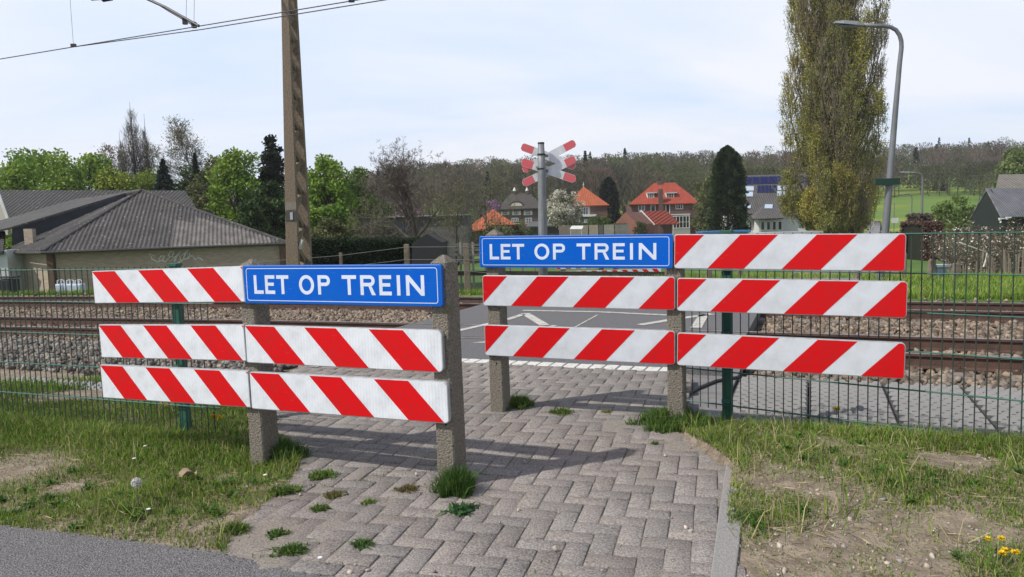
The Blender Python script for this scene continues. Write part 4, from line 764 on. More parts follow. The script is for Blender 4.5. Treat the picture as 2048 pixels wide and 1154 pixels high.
class Bld:
    def __init__(s, name, label, cat, pxc, yy, group=None):
        s.y = yy; x, y = at(pxc, yy); s.g = T(x, y); s.o = Vector((x, yy, s.g)); s.t = thing(name, label, cat, tuple(s.o), 0, group)
    def P(s, px, py, d=0.0): p = Y(px, py, s.y + d); return Vector((p[0], s.y + d, p[2])) - s.o
    def wall(s, px0, px1, pyt, d0, d1, m, name='wall', zb=-0.6, pyb=None):
        a = s.P((px0 + px1) / 2, pyt).z; b = zb if pyb is None else s.P((px0 + px1) / 2, pyb).z; x0 = s.P(px0, pyt).x; x1 = s.P(px1, pyt).x
        mb = MB(); mb.box(((x0 + x1) / 2, (d0 + d1) / 2, (a + b) / 2), (x1 - x0, d1 - d0, a - b)); return mb.obj(name, m, s.t)
    def roof(s, faces, m, name='roof', t=0.18, parent=None):
        mb = MB()
        for f in faces: mb.slab([s.P(*q) for q in f], t)
        return mb.obj(name, m, parent or s.t)
    def window(s, px0, py0, px1, py1, d=0.0, nx=2, ny=1, fm=None, name='window', fw=0.11, shut=None, gm_=None):
        a = s.P(px0, py0); b = s.P(px1, py1); y0 = d; mb = MB(); W = b.x - a.x; Hh = a.z - b.z; cx = (a.x + b.x) / 2; cz = (a.z + b.z) / 2
        for q in (a.x + fw / 2, b.x - fw / 2): mb.box((q, y0 - .035, cz), (fw, .07, Hh))
        for q in (a.z - fw / 2, b.z + fw / 2): mb.box((cx, y0 - .034, q), (W - 2 * fw, .068, fw))
        for k in range(1, nx): mb.box((a.x + W * k / nx, y0 - .03, cz), (fw * .8, .05, Hh - 2 * fw))
        for k in range(1, ny): mb.box((cx, y0 - .028, b.z + Hh * k / ny), (W - 2 * fw, .04, fw * .5))
        o = mb.obj(name, fm or whitep, s.t); g_ = MB(); g_.box((cx, y0 - .008, cz), (W - fw, .012, Hh - fw)); g_.obj('pane', gm_ or glass, o)
        if shut:
            for q in (a.x - .19, b.x + .19): k = MB(); k.box((q, y0 - .03, cz), (.3, .05, Hh)); k.obj('shutter', shut, s.t)
        return o
# red-roofed villa
B = Bld('brick_villa', 'dark brick villa with a red hipped roof, central chimney and two white dormers', 'house', 1330, 130)
B.wall(1263, 1397, 407, 0, 9, brick, 'brick_wall')
B.roof([[(1257, 409, -.5), (1402, 406, -.5), (1350, 365, 4.5), (1308, 366, 4.5)], [(1402, 406, -.5), (1402, 406, 9.5), (1350, 365, 4.5)], [(1402, 406, 9.5), (1257, 409, 9.5), (1308, 366, 4.5), (1350, 365, 4.5)], [(1257, 409, 9.5), (1257, 409, -.5), (1308, 366, 4.5)]], red_t)
B.wall(1316, 1325, 378, -.45, .0, brick, 'chimney_breast'); c = B.wall(1324, 1334, 359, 4.0, 5.0, brick, 'chimney', pyb=372)
for a, b, dd in ((1295, 1312, 1.0), (1333, 1352, 1.0)):
    d = B.wall(a + 1, b - 1, 385, dd, dd + 2.2, whitep, 'dormer', pyb=398); r = B.roof([[(a - 2, 385, dd - .25), (b + 2, 384, dd - .25), (b + 2, 384, dd + 2.6), (a - 2, 385, dd + 2.6)]], mat('zinc_white', (.5, .5, .49), .6), 'dormer_roof'); B.window(a + 2, 386, b - 2, 396, dd, 3, 2, name='dormer_window')
for a in ((1276, 408, 1290, 421, 2, 1), (1351, 405, 1366, 418, 3, 2)): B.window(*a[:4], 0, a[4], a[5])
for a in ((1301, 409, 1311, 428), (1331, 408, 1340, 428)): B.window(*a, 0, 1, 1, name='door')
B.wall(1302, 1376, 428.6, -1.6, 0, whitep, 'balcony_slab', pyb=430.6); B.wall(1343, 1376, 431.2, -1.5, 0, mat('annex_wall', (.30, .30, .29), .8), 'bay'); B.window(1342, 432, 1375, 456, -1.5, 5, 2, name='bay_window', fw=.12); B.window(1320, 437, 1338, 446, 0, 3, 1)
B.wall(1256, 1274, 431, -3, 0, mat('annex_dark', (.10, .10, .09), .8), 'annex'); B.window(1257, 431, 1274, 458, -3, 4, 3, name='annex_window', fw=.13)
# red garage
B = Bld('brick_garage', 'small red brick garage with white barge boards in front of the red-roofed villa', 'garage', 1285, 104)
zz = lambda px, py: (px, py)
mb = MB(); pts = [B.P(1263, 480), B.P(1309, 480), B.P(1309, 447), B.P(1285, 424), B.P(1263, 447)]; mb.slab([p for p in pts], -7.0); mb.obj('brick_wall', brickred, B.t)
B.roof([[(1260, 449.5, -.25), (1285, 422.5, -.25), (1285, 422.5, 7.2), (1260, 449.5, 7.2)][::-1], [(1285, 422.5, -.25), (1312, 449, -.25), (1312, 449, 7.2), (1285, 422.5, 7.2)][::-1]], red_t, t=-.12)
mb = MB(); A_, B_, C_ = B.P(1259.5, 450, -.4), B.P(1285, 421.5, -.4), B.P(1312.5, 449.5, -.4)
mb.bar(A_, B_, .10, .22); mb.bar(B_, C_, .10, .22); mb.obj('barge_board', whitep, B.t); B.t.rotation_euler[2] = -0.5
# right roof slope leaning away, seen over the gable
# pyramid-roofed villa
B = Bld('octagonal_villa', 'villa with a steep orange pyramid roof and finial, white bay windows on its left', 'house', 1175, 120)
B.wall(1180, 1214, 411, -.2, 8, brick, 'brick_wall'); B.wall(1138, 1180, 411, 0, 8, mat('house_white', (.52, .51, .49), .8), 'white_wall')
B.roof([[(1131, 412, -.6), (1219, 410, -.6), (1167, 373, 4)], [(1219, 410, -.6), (1219, 410, 8.6), (1167, 373, 4)], [(1219, 410, 8.6), (1131, 412, 8.6), (1167, 373, 4)], [(1131, 412, 8.6), (1131, 412, -.6), (1167, 373, 4)]], orange_t)
mb = MB(); p = B.P(1167, 374, 4); mb.tube([p, p + Vector((0, 0, .9))], [.09, .03], 6); mb.tube([p + Vector((0, 0, .35)), p + Vector((0, 0, .55))], [.16, .05], 8); mb.obj('finial', mat('zinc', (.35, .35, .35), .5), B.t)
B.window(1166, 414, 1177, 430, 0, 2, 1); B.window(1145, 415, 1160, 428, 0, 3, 1); B.wall(1122, 1187, 431, -2.6, 0, mat('annex_low', (.10, .11, .085), .8), 'low_annex'); B.wall(1120, 1189, 430, -2.9, 0, whitep, 'annex_fascia', pyb=434)
for a in ((1124, 438, 1138, 443), (1145, 438, 1157, 443), (1165, 439, 1173, 445)): B.window(*a, -2.6, 2, 1)
# thatched villa
B = Bld('thatched_villa', 'brick house with a dark thatched roof, eyebrow dormer and two white-capped chimneys', 'house', 1037, 136)
B.wall(998, 1082, 416, 0, 9, mat('thatch_brick', (.115, .085, .07), .9, (.08, .062, .052), 1.5), 'brick_wall')
B.roof([[(992, 419, -.7), (1086, 416, -.7), (1060, 386, 4.5), (1022, 387, 4.5)], [(1086, 416, -.7), (1086, 416, 9.7), (1060, 386, 4.5)], [(1086, 416, 9.7), (992, 419, 9.7), (1022, 387, 4.5), (1060, 386, 4.5)], [(992, 419, 9.7), (992, 419, -.7), (1022, 387, 4.5)]], thatch, t=.4)
for cx in (1029, 1054):
    B.wall(cx - 2.3, cx + 2.3, 382, 4, 4.6, brick, 'chimney', pyb=388.5); mb = MB(); p = B.P(cx, 382, 4.3); mb.tube([p, p + Vector((0, 0, .12)), p + Vector((0, 0, .75))], [.30, .30, .02], 8); mb.obj('chimney_cap', whitep, B.t)
mb = MB(); n = 9; vs = []; c0 = B.P(1033, 412, .4); hw = 1.05
arc = [(c0.x + hw * math.cos(math.pi * k / n), c0.z + .62 * math.sin(math.pi * k / n)) for k in range(n + 1)]
mb.slab([Vector((x, .35, z)) for x, z in arc][::-1], .2); e_ = mb.obj('eyebrow_dormer', mat('cream_paint', (.50, .47, .38), .8), B.t)
mb = MB(); mb.tube([Vector((c0.x + 1.25 * (hw) * math.cos(math.pi * k / n), .55, c0.z - .1 + .92 * math.sin(math.pi * k / n))) for k in range(n + 1)], .2, 6); mb.obj('dormer_thatch', thatch, B.t); B.window(1029, 406.5, 1037, 410.3, .36, 3, 1, name='dormer_window', fw=.05)
for cx in (1010, 1033, 1056): B.window(cx - 5, 419.5, cx + 5, 430, 0, 3, 2, shut=whitep, fw=.09)
for cx in (1030, 1057): B.window(cx - 7, 436, cx + 7, 448, 0, 4, 2, shut=None, fw=.09)
B.roof([[(1052, 453, -5), (1112, 451, -5), (1122, 441, -1), (1060, 443, -1)]], mat('slate_grey', (.10, .10, .105), .7), 'porch_roof'); B.wall(1060, 1116, 452.5, -4.5, -1, mat('dark_timber', (.035, .03, .026), .85), 'porch_wall'); B.wall(1094, 1122, 437, -1, 0, brick, 'extension'); B.window(1096, 438, 1119, 446, -1, 5, 1, fw=.1)
# low orange roofed building
B = Bld('low_orange_house', 'low building with a broad orange hipped roof left of the thatched house', 'house', 985, 76)
B.wall(938, 1024, 459, 0, 6, mat('low_brick', (.16, .12, .09), .9), 'brick_wall'); B.roof([[(927, 462, -.5), (966, 460, -1.5), (985, 418, 3.5)], [(966, 460, -1.5), (987, 449, -.5), (985, 418, 3.5)], [(987, 449, -.5), (1032, 449, -.2), (985, 418, 3.5)], [(1032, 449, -.2), (1030, 449, 7), (985, 418, 3.5)], [(1030, 449, 7), (930, 461, 7), (985, 418, 3.5)], [(930, 461, 7), (927, 462, -.5), (985, 418, 3.5)]], orange_t, t=.12); B.window(999, 438, 1007, 442, 1.2, 1, 1, name='skylight', fm=grey_t)
# long low grey building behind the hedge
B = Bld('low_shed', 'long low grey flat-roofed shed behind the hedge and bare tree', 'shed', 800, 56)
B.wall(690, 935, 434, 0, 6, mat('shed_grey', (.12, .115, .11), .9, (.08, .078, .075), .8), 'wall'); B.wall(688, 937, 431.5, -.3, 6.3, mat('shed_edge', (.22, .21, .20), .8), 'roof', pyb=434.2); B.window(805, 443, 835, 468, 0, 3, 1, fm=mat('dark_frame', (.05, .05, .05), .7))
# solar villa
B = Bld('white_villa', 'white villa with a steep grey roof covered by solar panels and skylights', 'house', 1530, 96)
B.wall(1484, 1620, 428, 1.2, 12, mat('villa_wall', (.60, .60, .60), .85), 'wall')
rf = [(1482, 428, .4), (1622, 424, .4), (1622, 347, 6.2), (1487, 351, 6.2)]; B.roof([rf, [(1487, 351, 6.2), (1622, 347, 6.2), (1622, 424, 12.4), (1482, 428, 12.4)]], grey_t, t=.15)
def onroof(px, py): f = (428 - .03 * (px - 1482) - py) / 77; return (px, py, .4 + f * 5.8 - .10)
def roofquad(nm, x0, y0, x1, y1, m, off=0, fr=None, dx=0):
    mb = MB(); q = [onroof(x0, y1), onroof(x1, y1), onroof(x1 + dx, y0), onroof(x0 + dx, y0)]; mb.slab([B.P(a, b, c - .08 - off) for a, b, c in q], .12); o = mb.obj(nm, fr or m, B.t)
    if fr: mb = MB(); q = [onroof(x0 + 1, y1 - 1), onroof(x1 - 1, y1 - 1), onroof(x1 - 1 + dx, y0 + 1), onroof(x0 + 1 + dx, y0 + 1)]; mb.slab([B.P(a, b, c - .10 - off) for a, b, c in q], .03); mb.obj('pane', m, o)
    return o
pv = mat('solar_cell', (.008, .010, .055), .35, (.014, .016, .09), 2, spec=.25); skyg = mat('roof_glass', (.42, .50, .60), .1, spec=.9); fr = mat('panel_frame', (.03, .033, .06), .5)
for k in range(8): roofquad('solar_panel', 1488 + k * 16.4, 353.5 - k * .4, 1503.2 + k * 16.4, 368 - k * .4, pv, fr=fr)
for k in range(5): roofquad('solar_panel', 1515 + k * 7.7, 370.5 - k * .2, 1521.9 + k * 7.7, 385 - k * .2, pv, fr=fr)
for q in ((1491.5, 372, 1508, 381.5), (1490.5, 383, 1506.5, 393), (1555, 371, 1571, 380.5), (1554, 382, 1570, 391.5), (1490, 408.5, 1502, 416.5)): roofquad('skylight', *q, skyg, fr=mat('skylight_frame', (.30, .31, .33), .5))
B.wall(1513, 1562, 436, -.9, 1.2, whitep, 'bay_wall'); B.roof([[(1506, 438, -1.6), (1568, 436, -1.6), (1545, 393, 3.2)], [(1568, 436, -1.6), (1576, 424, 1.4), (1545, 393, 3.2)], [(1499, 428, 1.4), (1506, 438, -1.6), (1545, 393, 3.2)]], grey_t, 'dormer_roof', t=.12)
mb = MB(); mb.slab([B.P(1529, 416.5, .35), B.P(1545, 416.5, .35), B.P(1545.5, 408.5, 1.15), B.P(1530, 408.5, 1.15)], .1); mb.obj('skylight', skyg, B.t)
B.wall(1476, 1484.5, 440, .6, 4, mat('villa_wall', (.60, .60, .60), .85), 'side_wall')
for a in ((1483, 441, 1491, 458), (1493, 441, 1501, 458), (1503, 441, 1511, 458)): B.window(*a, 1.2, 1, 1, fw=.16)
for k in range(4): B.window(1515.5 + k * 11.4, 441.5, 1525.5 + k * 11.4, 461, -.9, 1, 1, fw=.14)
# green barn right
B = Bld('timber_barn', 'dark green timber barn with a grey sheet roof at the right edge', 'barn', 1990, 40)
dg = mat('green_boards', (.020, .030, .022), .8, (.012, .018, .014), 3, stretch=(8, 8, .4)); fc = tiled('cement_sheet', (.16, .165, .175), (.10, .10, .11), .18, 3.0, .7)
mb = MB(); mb.slab([B.P(1940, 500, 4.4), B.P(2000, 500, 0), B.P(2002, 433, 0), B.P(1975, 379, 2.2), B.P(1944, 434, 4.4)], .2); mb.obj('board_wall', dg, B.t)
B.roof([[(2004, 434, -.4), (2150, 431, 2.4), (2150, 375, 5.0), (1973, 376.5, 2.2)]], fc, t=.08); B.roof([[(1973, 376.5, 2.2), (2150, 375, 5.0), (2110, 434, 9.0), (1940, 434, 4.6)]], fc, 'roof_back', t=.08)
mb = MB(); mb.slab([B.P(2003, 500, 0), B.P(2140, 500, 2.8), B.P(2140, 431, 2.8), B.P(2003, 434, 0)], .2); mb.obj('long_wall', dg, B.t)
for px, py in ((2003, 437), (2017, 435)): mb = MB(); p = B.P(px, py, -.35); mb.box(p, (.26, .14, .07)); mb.box(p + Vector((-.08, 0, -.06)), (.08, .1, .08)); mb.obj('flood_lamp', whitep, B.t)
B = Bld('tiled_house', 'house beyond the barn of which only its grey tiled roof shows', 'house', 2025, 62)
B.roof([[(1991, 380, 0), (2110, 378, 0), (2110, 347, 3), (1998, 349, 3)], [(1998, 349, 3), (2110, 347, 3), (2110, 378, 6), (1991, 380, 6)]], tiled('brown_tiles', (.19, .17, .15), (.13, .12, .10))); B.wall(2085, 2108, 384, 1.5, 4.6, brickred, 'brick_wall')
# garden walls, awning
B = Bld('garden_wall', 'pale garden wall and fence panels below the orange pyramid roof', 'wall', 1190, 84)
for x0, x1, c in ((1118, 1140, (.22, .18, .15)), (1141, 1176, (.30, .26, .20)), (1178, 1196, (.34, .29, .22)), (1198, 1206, (.12, .11, .10)), (1208, 1228, (.30, .27, .22)), (1230, 1258, (.20, .19, .17))): B.wall(x0, x1, 451 - (x0 - 1118) * .02, 0, .12, mat('panel_%d' % x0, c, .9, tuple(k * .75 for k in c), 2), 'fence_panel')
B = Bld('awning_tent', 'white slanted awning over a garden seat below the pyramid roof', 'awning', 1155, 80)
B.roof([[(1139, 458, -.4), (1164, 458, -.4), (1167, 451.5, .8), (1144, 451.5, .8)]], whitep, 'canopy', t=.04)
for px in (1141, 1163): mb = MB(); a = B.P(px, 458, -.3); mb.bar(a, (a.x, a.y, 0), .05); mb.obj('leg', whitep, B.t)
B = Bld('blue_trailer', 'low vehicle or trailer with a flat blue cover before the white villa', 'trailer', 1450, 60)
B.wall(1405, 1502, 461.5, 0, 2.2, mat('blue_cover', (.03, .14, .30), .5), 'cover', pyb=465.5); B.wall(1409, 1498, 465.8, .1, 2.1, mat('trailer_grey', (.12, .13, .14), .6), 'body', zb=.35)
for px in (1425, 1480): mb = MB(); p = B.P(px, 480, .1); mb.tube([(p.x, .05, .3), (p.x, .25, .3)], .3, 16); mb.obj('wheel', mat('black_rubber', (.02, .02, .02), .7), B.t)
B = Bld('grey_trailer', 'long low grey flat trailer between blue cover and big poplar', 'trailer', 1570, 58)
B.wall(1512, 1646, 464, 0, 2.2, mat('alu_grey', (.36, .37, .38), .5), 'deck', pyb=468)
for px in (1540, 1620): mb = MB(); p = B.P(px, 480, .1); mb.tube([(p.x, .05, .3), (p.x, .25, .3)], .3, 16); mb.obj('wheel', mat('black_rubber', (.02, .02, .02), .7), B.t)
B.wall(1530, 1630, 468.2, .3, 1.8, mat('trailer_grey', (.12, .13, .14), .6), 'chassis', zb=.4)
# ---------------------------------------------------------------- corrugated shed at the left
def shed_left():
    B = Bld('corrugated_shed', 'brick shed with a large hipped roof of grey corrugated sheets and graffiti on its wall', 'shed', 300, 38)
    corr = mat('corrugated_cement', (.088, .082, .078), .95, (.045, .042, .040), 1.1, .5, 25, spots=(9, .66, (.38, .37, .33)), lo=.3, hi=.7)
    corr2 = mat('corrugated_cement_pale', (.175, .16, .148), .95, (.085, .076, .07), 2.0, .5, 25)
    E0 = B.P(5, 503, .5); E1 = B.P(85, 503, -2); E2 = B.P(574, 485, 1.5); AP = B.P(284, 381, 5.5); L1 = B.P(252, 394, 6.3)
    def facet(name, b0, b1, tops, m, pitch=.21, amp=.03, rows=0, par=None, mats=None):
        """ruled corrugated sheet: bottom edge b0-b1, top given by points (s, P) along it"""
        n = int((b1 - b0).length / pitch) * 6; V = []; Q = []; mi = []; nr = (b1 - b0).cross(tops[len(tops) // 2][1] - b0).normalized(); nr = nr if nr.z > 0 else -nr; NV = 5
        ss = [q[0] for q in tops]
        for i in range(n + 1):
            s = i / n; b = b0.lerp(b1, s); k = max(j for j in range(len(ss)) if ss[j] <= s + 1e-9); k = min(k, len(ss) - 2); f = (s - ss[k]) / (ss[k + 1] - ss[k]); tp = tops[k][1].lerp(tops[k + 1][1], f); off = nr * (amp * math.sin(i * math.pi / 3))
            for j in range(NV + 1): V.append(b.lerp(tp, j / NV) + off + nr * (0.02 if j % 3 == 0 else 0))
        for i in range(n):
            for j in range(NV): a = i * (NV + 1) + j; Q.append((a, a + NV + 1, a + NV + 2, a + 1)); mi.append(1 if (mats and mats(i / n, j / NV)) else 0)
        link(name, mesh_np(name, np.array([tuple(v) for v in V]), Q, None, [m, corr2], mi), B.t)
    sA = (AP - E1).dot(E2 - E1) / (E2 - E1).length_squared
    facet('front_roof', E1, E2, [(0, E1.lerp(AP, .02)), (sA, AP), (1, E2.lerp(AP, .02))], corr, mats=lambda s, j: s > .50 and s < .93 and j * (1 - abs(s - sA) / (1 - sA if s > sA else sA)) < .36 and j < .62 and not (s > .93))
    facet('side_roof', E0, E1, [(0, E0.lerp(L1, .05)), (.25, E0.lerp(L1, .55)), (.45, L1), (.62, AP), (1, E1.lerp(AP, .02))], corr)
    mb = MB(); mb.tube([E1, AP, E2], .10, 8); mb.tube([AP, B.P(240, 389, 9)], .12, 8); mb.obj('hip_cap', corr, B.t)
    mb = MB(); mb.tube([E0 + Vector((0, -.05, -.06)), E1 + Vector((0, -.1, -.06)), E2 + Vector((0, -.08, -.06))], .07, 8); mb.obj('gutter', mat('gutter_dark', (.05, .045, .04), .7), B.t)
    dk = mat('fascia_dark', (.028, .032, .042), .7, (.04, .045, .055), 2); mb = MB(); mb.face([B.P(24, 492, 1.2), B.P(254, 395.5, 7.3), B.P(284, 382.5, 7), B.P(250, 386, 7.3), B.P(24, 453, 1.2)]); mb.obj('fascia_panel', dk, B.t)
    mb = MB(); mb.slab([B.P(-40, 468, 1), B.P(24, 454, 1), B.P(254, 387, 7.4), B.P(286, 379.5, 7.6), B.P(150, 398, 13), B.P(60, 430, 12), B.P(-40, 452, 9)], .1); mb.obj('upper_roof', corr, B.t)
    bm = mat('tan_brick', (.215, .155, .095), .92, (.165, .118, .075), 3, 0); nt = bm.node_tree; N = nt.nodes; L = nt.links; bt = N.new('ShaderNodeTexBrick'); tc = N.new('ShaderNodeTexCoord'); mp = N.new('ShaderNodeMapping'); mp.inputs['Rotation'].default_value = (R(90), 0, 0)
    L.new(tc.outputs['Object'], mp.inputs[0]); L.new(mp.outputs[0], bt.inputs[0]); bt.inputs['Scale'].default_value = 1; bt.inputs['Brick Width'].default_value = .24; bt.inputs['Row Height'].default_value = .07; bt.inputs['Mortar Size'].default_value = .008
    bt.inputs['Color1'].default_value = (.42, .33, .25, 1); bt.inputs['Color2'].default_value = (.32, .25, .185, 1); bt.inputs['Mortar'].default_value = (.27, .235, .20, 1); L.new(bt.outputs[0], N['Principled BSDF'].inputs[0])
    F0 = B.P(103, 504, -1.2); F1 = B.P(566, 486, 1.7); G0 = B.P(18, 504, .9)
    mb = MB(); dn = lambda p: Vector((p.x, p.y, -.8)); mb.slab([dn(F0), dn(F1), F1, F0], .25); mb.obj('front_wall', bm, B.t); mb = MB(); mb.slab([dn(G0), dn(F0) + Vector((-.12, 0, 0)), F0 + Vector((-.12, 0, 0)), G0], .25); mb.obj('side_wall', bm, B.t)
    for p in (F0, F1, G0): mb = MB(); mb.box((p.x, p.y - .06, p.z / 2 - .4), (.3, .3, p.z + .78)); mb.obj('brick_pier', mat('pier_brick', (.13, .075, .05), .92, (.09, .055, .04), 5), B.t)
    mb = MB(); mb.box((B.P(42, 520, .2).x, .15, F0.z / 2 - .4), (.16, .16, F0.z + .78)); mb.obj('brick_pier', CT['pier_brick'], B.t)
    # rest of the body, so that it stands as a building from the side too
    mb = MB(); mb.prism([(F0.x + .3, F0.y + .5), (F1.x - .1, F1.y + .5), (F1.x - 2, F1.y + 9), (G0.x + 2, G0.y + 9), (G0.x + .4, G0.y + .4)], -.8, F1.z - .1); mb.obj('inner_wall', bm, B.t)
    # faded graffiti: illegible looping tag
    pts = [(308, 512), (300, 506), (304, 518), (314, 524), (324, 520), (326, 512), (320, 512), (316, 520), (328, 524), (338, 512), (336, 524), (346, 514), (344, 524), (352, 508), (356, 522), (350, 528), (360, 520), (366, 500), (370, 518), (362, 520), (376, 512), (382, 520), (388, 516), (396, 522)]
    d = (F1 - F0); mb = MB(); wl = []
    for a, b in pts: px = a; f = (B.P(px, b).x - F0.x) / d.x; q = F0 + d * f; z = B.P(px, b, 0).z; q.z = z; q.y -= .012; wl.append(q)
    mb.tube(wl, .035, 4); w2 = [q + Vector((.5, 0, .2)) for q in wl[4:15]]; mb.tube(w2, .028, 4); mb.obj('graffiti', mat('graffiti_grey', (.66, .63, .60), .9), B.t)
    # white wall and bins at far left
    W = Bld('white_wall_house', 'white plastered wall at the far left edge beside the brick shed', 'house', -10, 37); W.wall(-120, 13, 502, 0, 5, mat('plaster', (.50, .52, .52), .85, (.42, .44, .44), 2), 'wall'); W.roof([[(-140, 506, -.3), (6, 502, -.3), (10, 462, 4), (-140, 466, 4)]], dark_t); W.wall(7, 25, 458, 1.5, 1.8, bm, 'brick_return', pyb=502)
    # tiled roof behind
    Bt = Bld('tiled_house', 'long house with dark tiled roof and white gable edge behind the corrugated shed', 'house', 180, 52)
    Bt.roof([[(14, 446, 0), (402, 430, 0), (370, 381, 5), (-4, 380, 5)], [(-4, 380, 5), (370, 381, 5), (402, 430, 10), (14, 446, 10)]], dark_t, t=.15); Bt.wall(20, 395, 444, .6, 9.5, mat('cream_wall', (.45, .41, .36), .85), 'wall')
    mb = MB(); mb.slab([Bt.P(-60, 470, -.1), Bt.P(16, 470, -.1), Bt.P(16, 446, -.1), Bt.P(-4, 388, -.1), Bt.P(-60, 388, -.1)], .3); mb.obj('gable_wall', mat('cream_wall', (.45, .41, .36), .85), Bt.t); mb = MB(); mb.bar(Bt.P(18, 446, -.25), Bt.P(-4, 384, -.25), .06, .2); mb.obj('barge_board', whitep, Bt.t)
    Bg = Bld('small_gabled_shed', 'small dark gable with white edges peeping over the shed roof', 'shed', 446, 58); mb = MB(); mb.slab([Bg.P(424, 470), Bg.P(466, 470), Bg.P(462, 440), Bg.P(438, 420), Bg.P(424, 432)], -5); mb.obj('wall', mat('dark_timber', (.035, .03, .026), .85), Bg.t)
    mb = MB(); mb.bar(Bg.P(438, 419, -.1), Bg.P(464, 441, -.1), .08, .16); mb.bar(Bg.P(438, 419, -.1), Bg.P(420, 433, -.1), .08, .16); mb.obj('barge_board', whitep, Bg.t)
    # white bulk bags and dark bins by the wall
    for k, (px, lab) in enumerate(((112, 'left white bulk bag on the grass before the brick shed'), (131, 'middle white bulk bag before the brick shed'), (148, 'right white bulk bag before the brick shed'))):
        x, y = at(px, 27); tb = thing('bulk_bag', lab, 'bag', (x, y, T(x, y)), 0, 'white bulk bags at the shed'); top = hgt(px, 568, 27); mb = MB()
        mb.box((0, 0, top / 2), (.30, .34, top), 0, None, 1.08); o = bevel(mb.obj('sack', mat('bag_white', (.50, .56, .66), .7, (.38, .43, .52), 9, .6, 20), tb), .05, 3)
        for sx in (-.1, .1): mb = MB(); mb.tube([(sx * 1.3, 0, top - .02), (sx * 1.2, 0, top + .12), (sx * .2, 0, top + .16), (sx * .1, 0, top)], .018, 6); mb.obj('lifting_loop', mat('bag_loop', (.6, .62, .65), .7), tb)
    for px, lab in ((12, 'dark blue bin cut by the left edge before the white wall'),):
        x, y = at(px - 8, 27); tb = thing('wheeled_bin', lab, 'bin', (x, y, T(x, y))); mb = MB(); hh = hgt(px, 553, 27); mb.box((0, 0, hh / 2 - .05), (.5, .5, hh - .1), 0, None, 1.15); bevel(mb.obj('body', mat('bin_dark', (.012, .013, .02), .6), tb), .03); mb = MB(); mb.box((0, 0, hh - .03), (.62, .62, .06)); bevel(mb.obj('lid', mat('bin_dark', (.012, .013, .02), .6), tb), .02)
    # rubble heap
    x, y = at(490, 30); n = 1500; a = rng.random(n) * 6.28; r = np.sqrt(rng.random(n)); top = hgt(490, 520, 30); P = np.stack([x + np.cos(a) * r * 1.3, y + np.sin(a) * r * 1.2, T(x, y) + top * (1 - r) ** .8 * rng.uniform(.8, 1, n)], -1)
    rocks('rubble_heap', P, rng.uniform(.08, .18, n), mat('rubble', (.36, .31, .25), .95, (.22, .19, .16), 4, vary=True), 1)
    # post with green cap by the wall
shed_left()
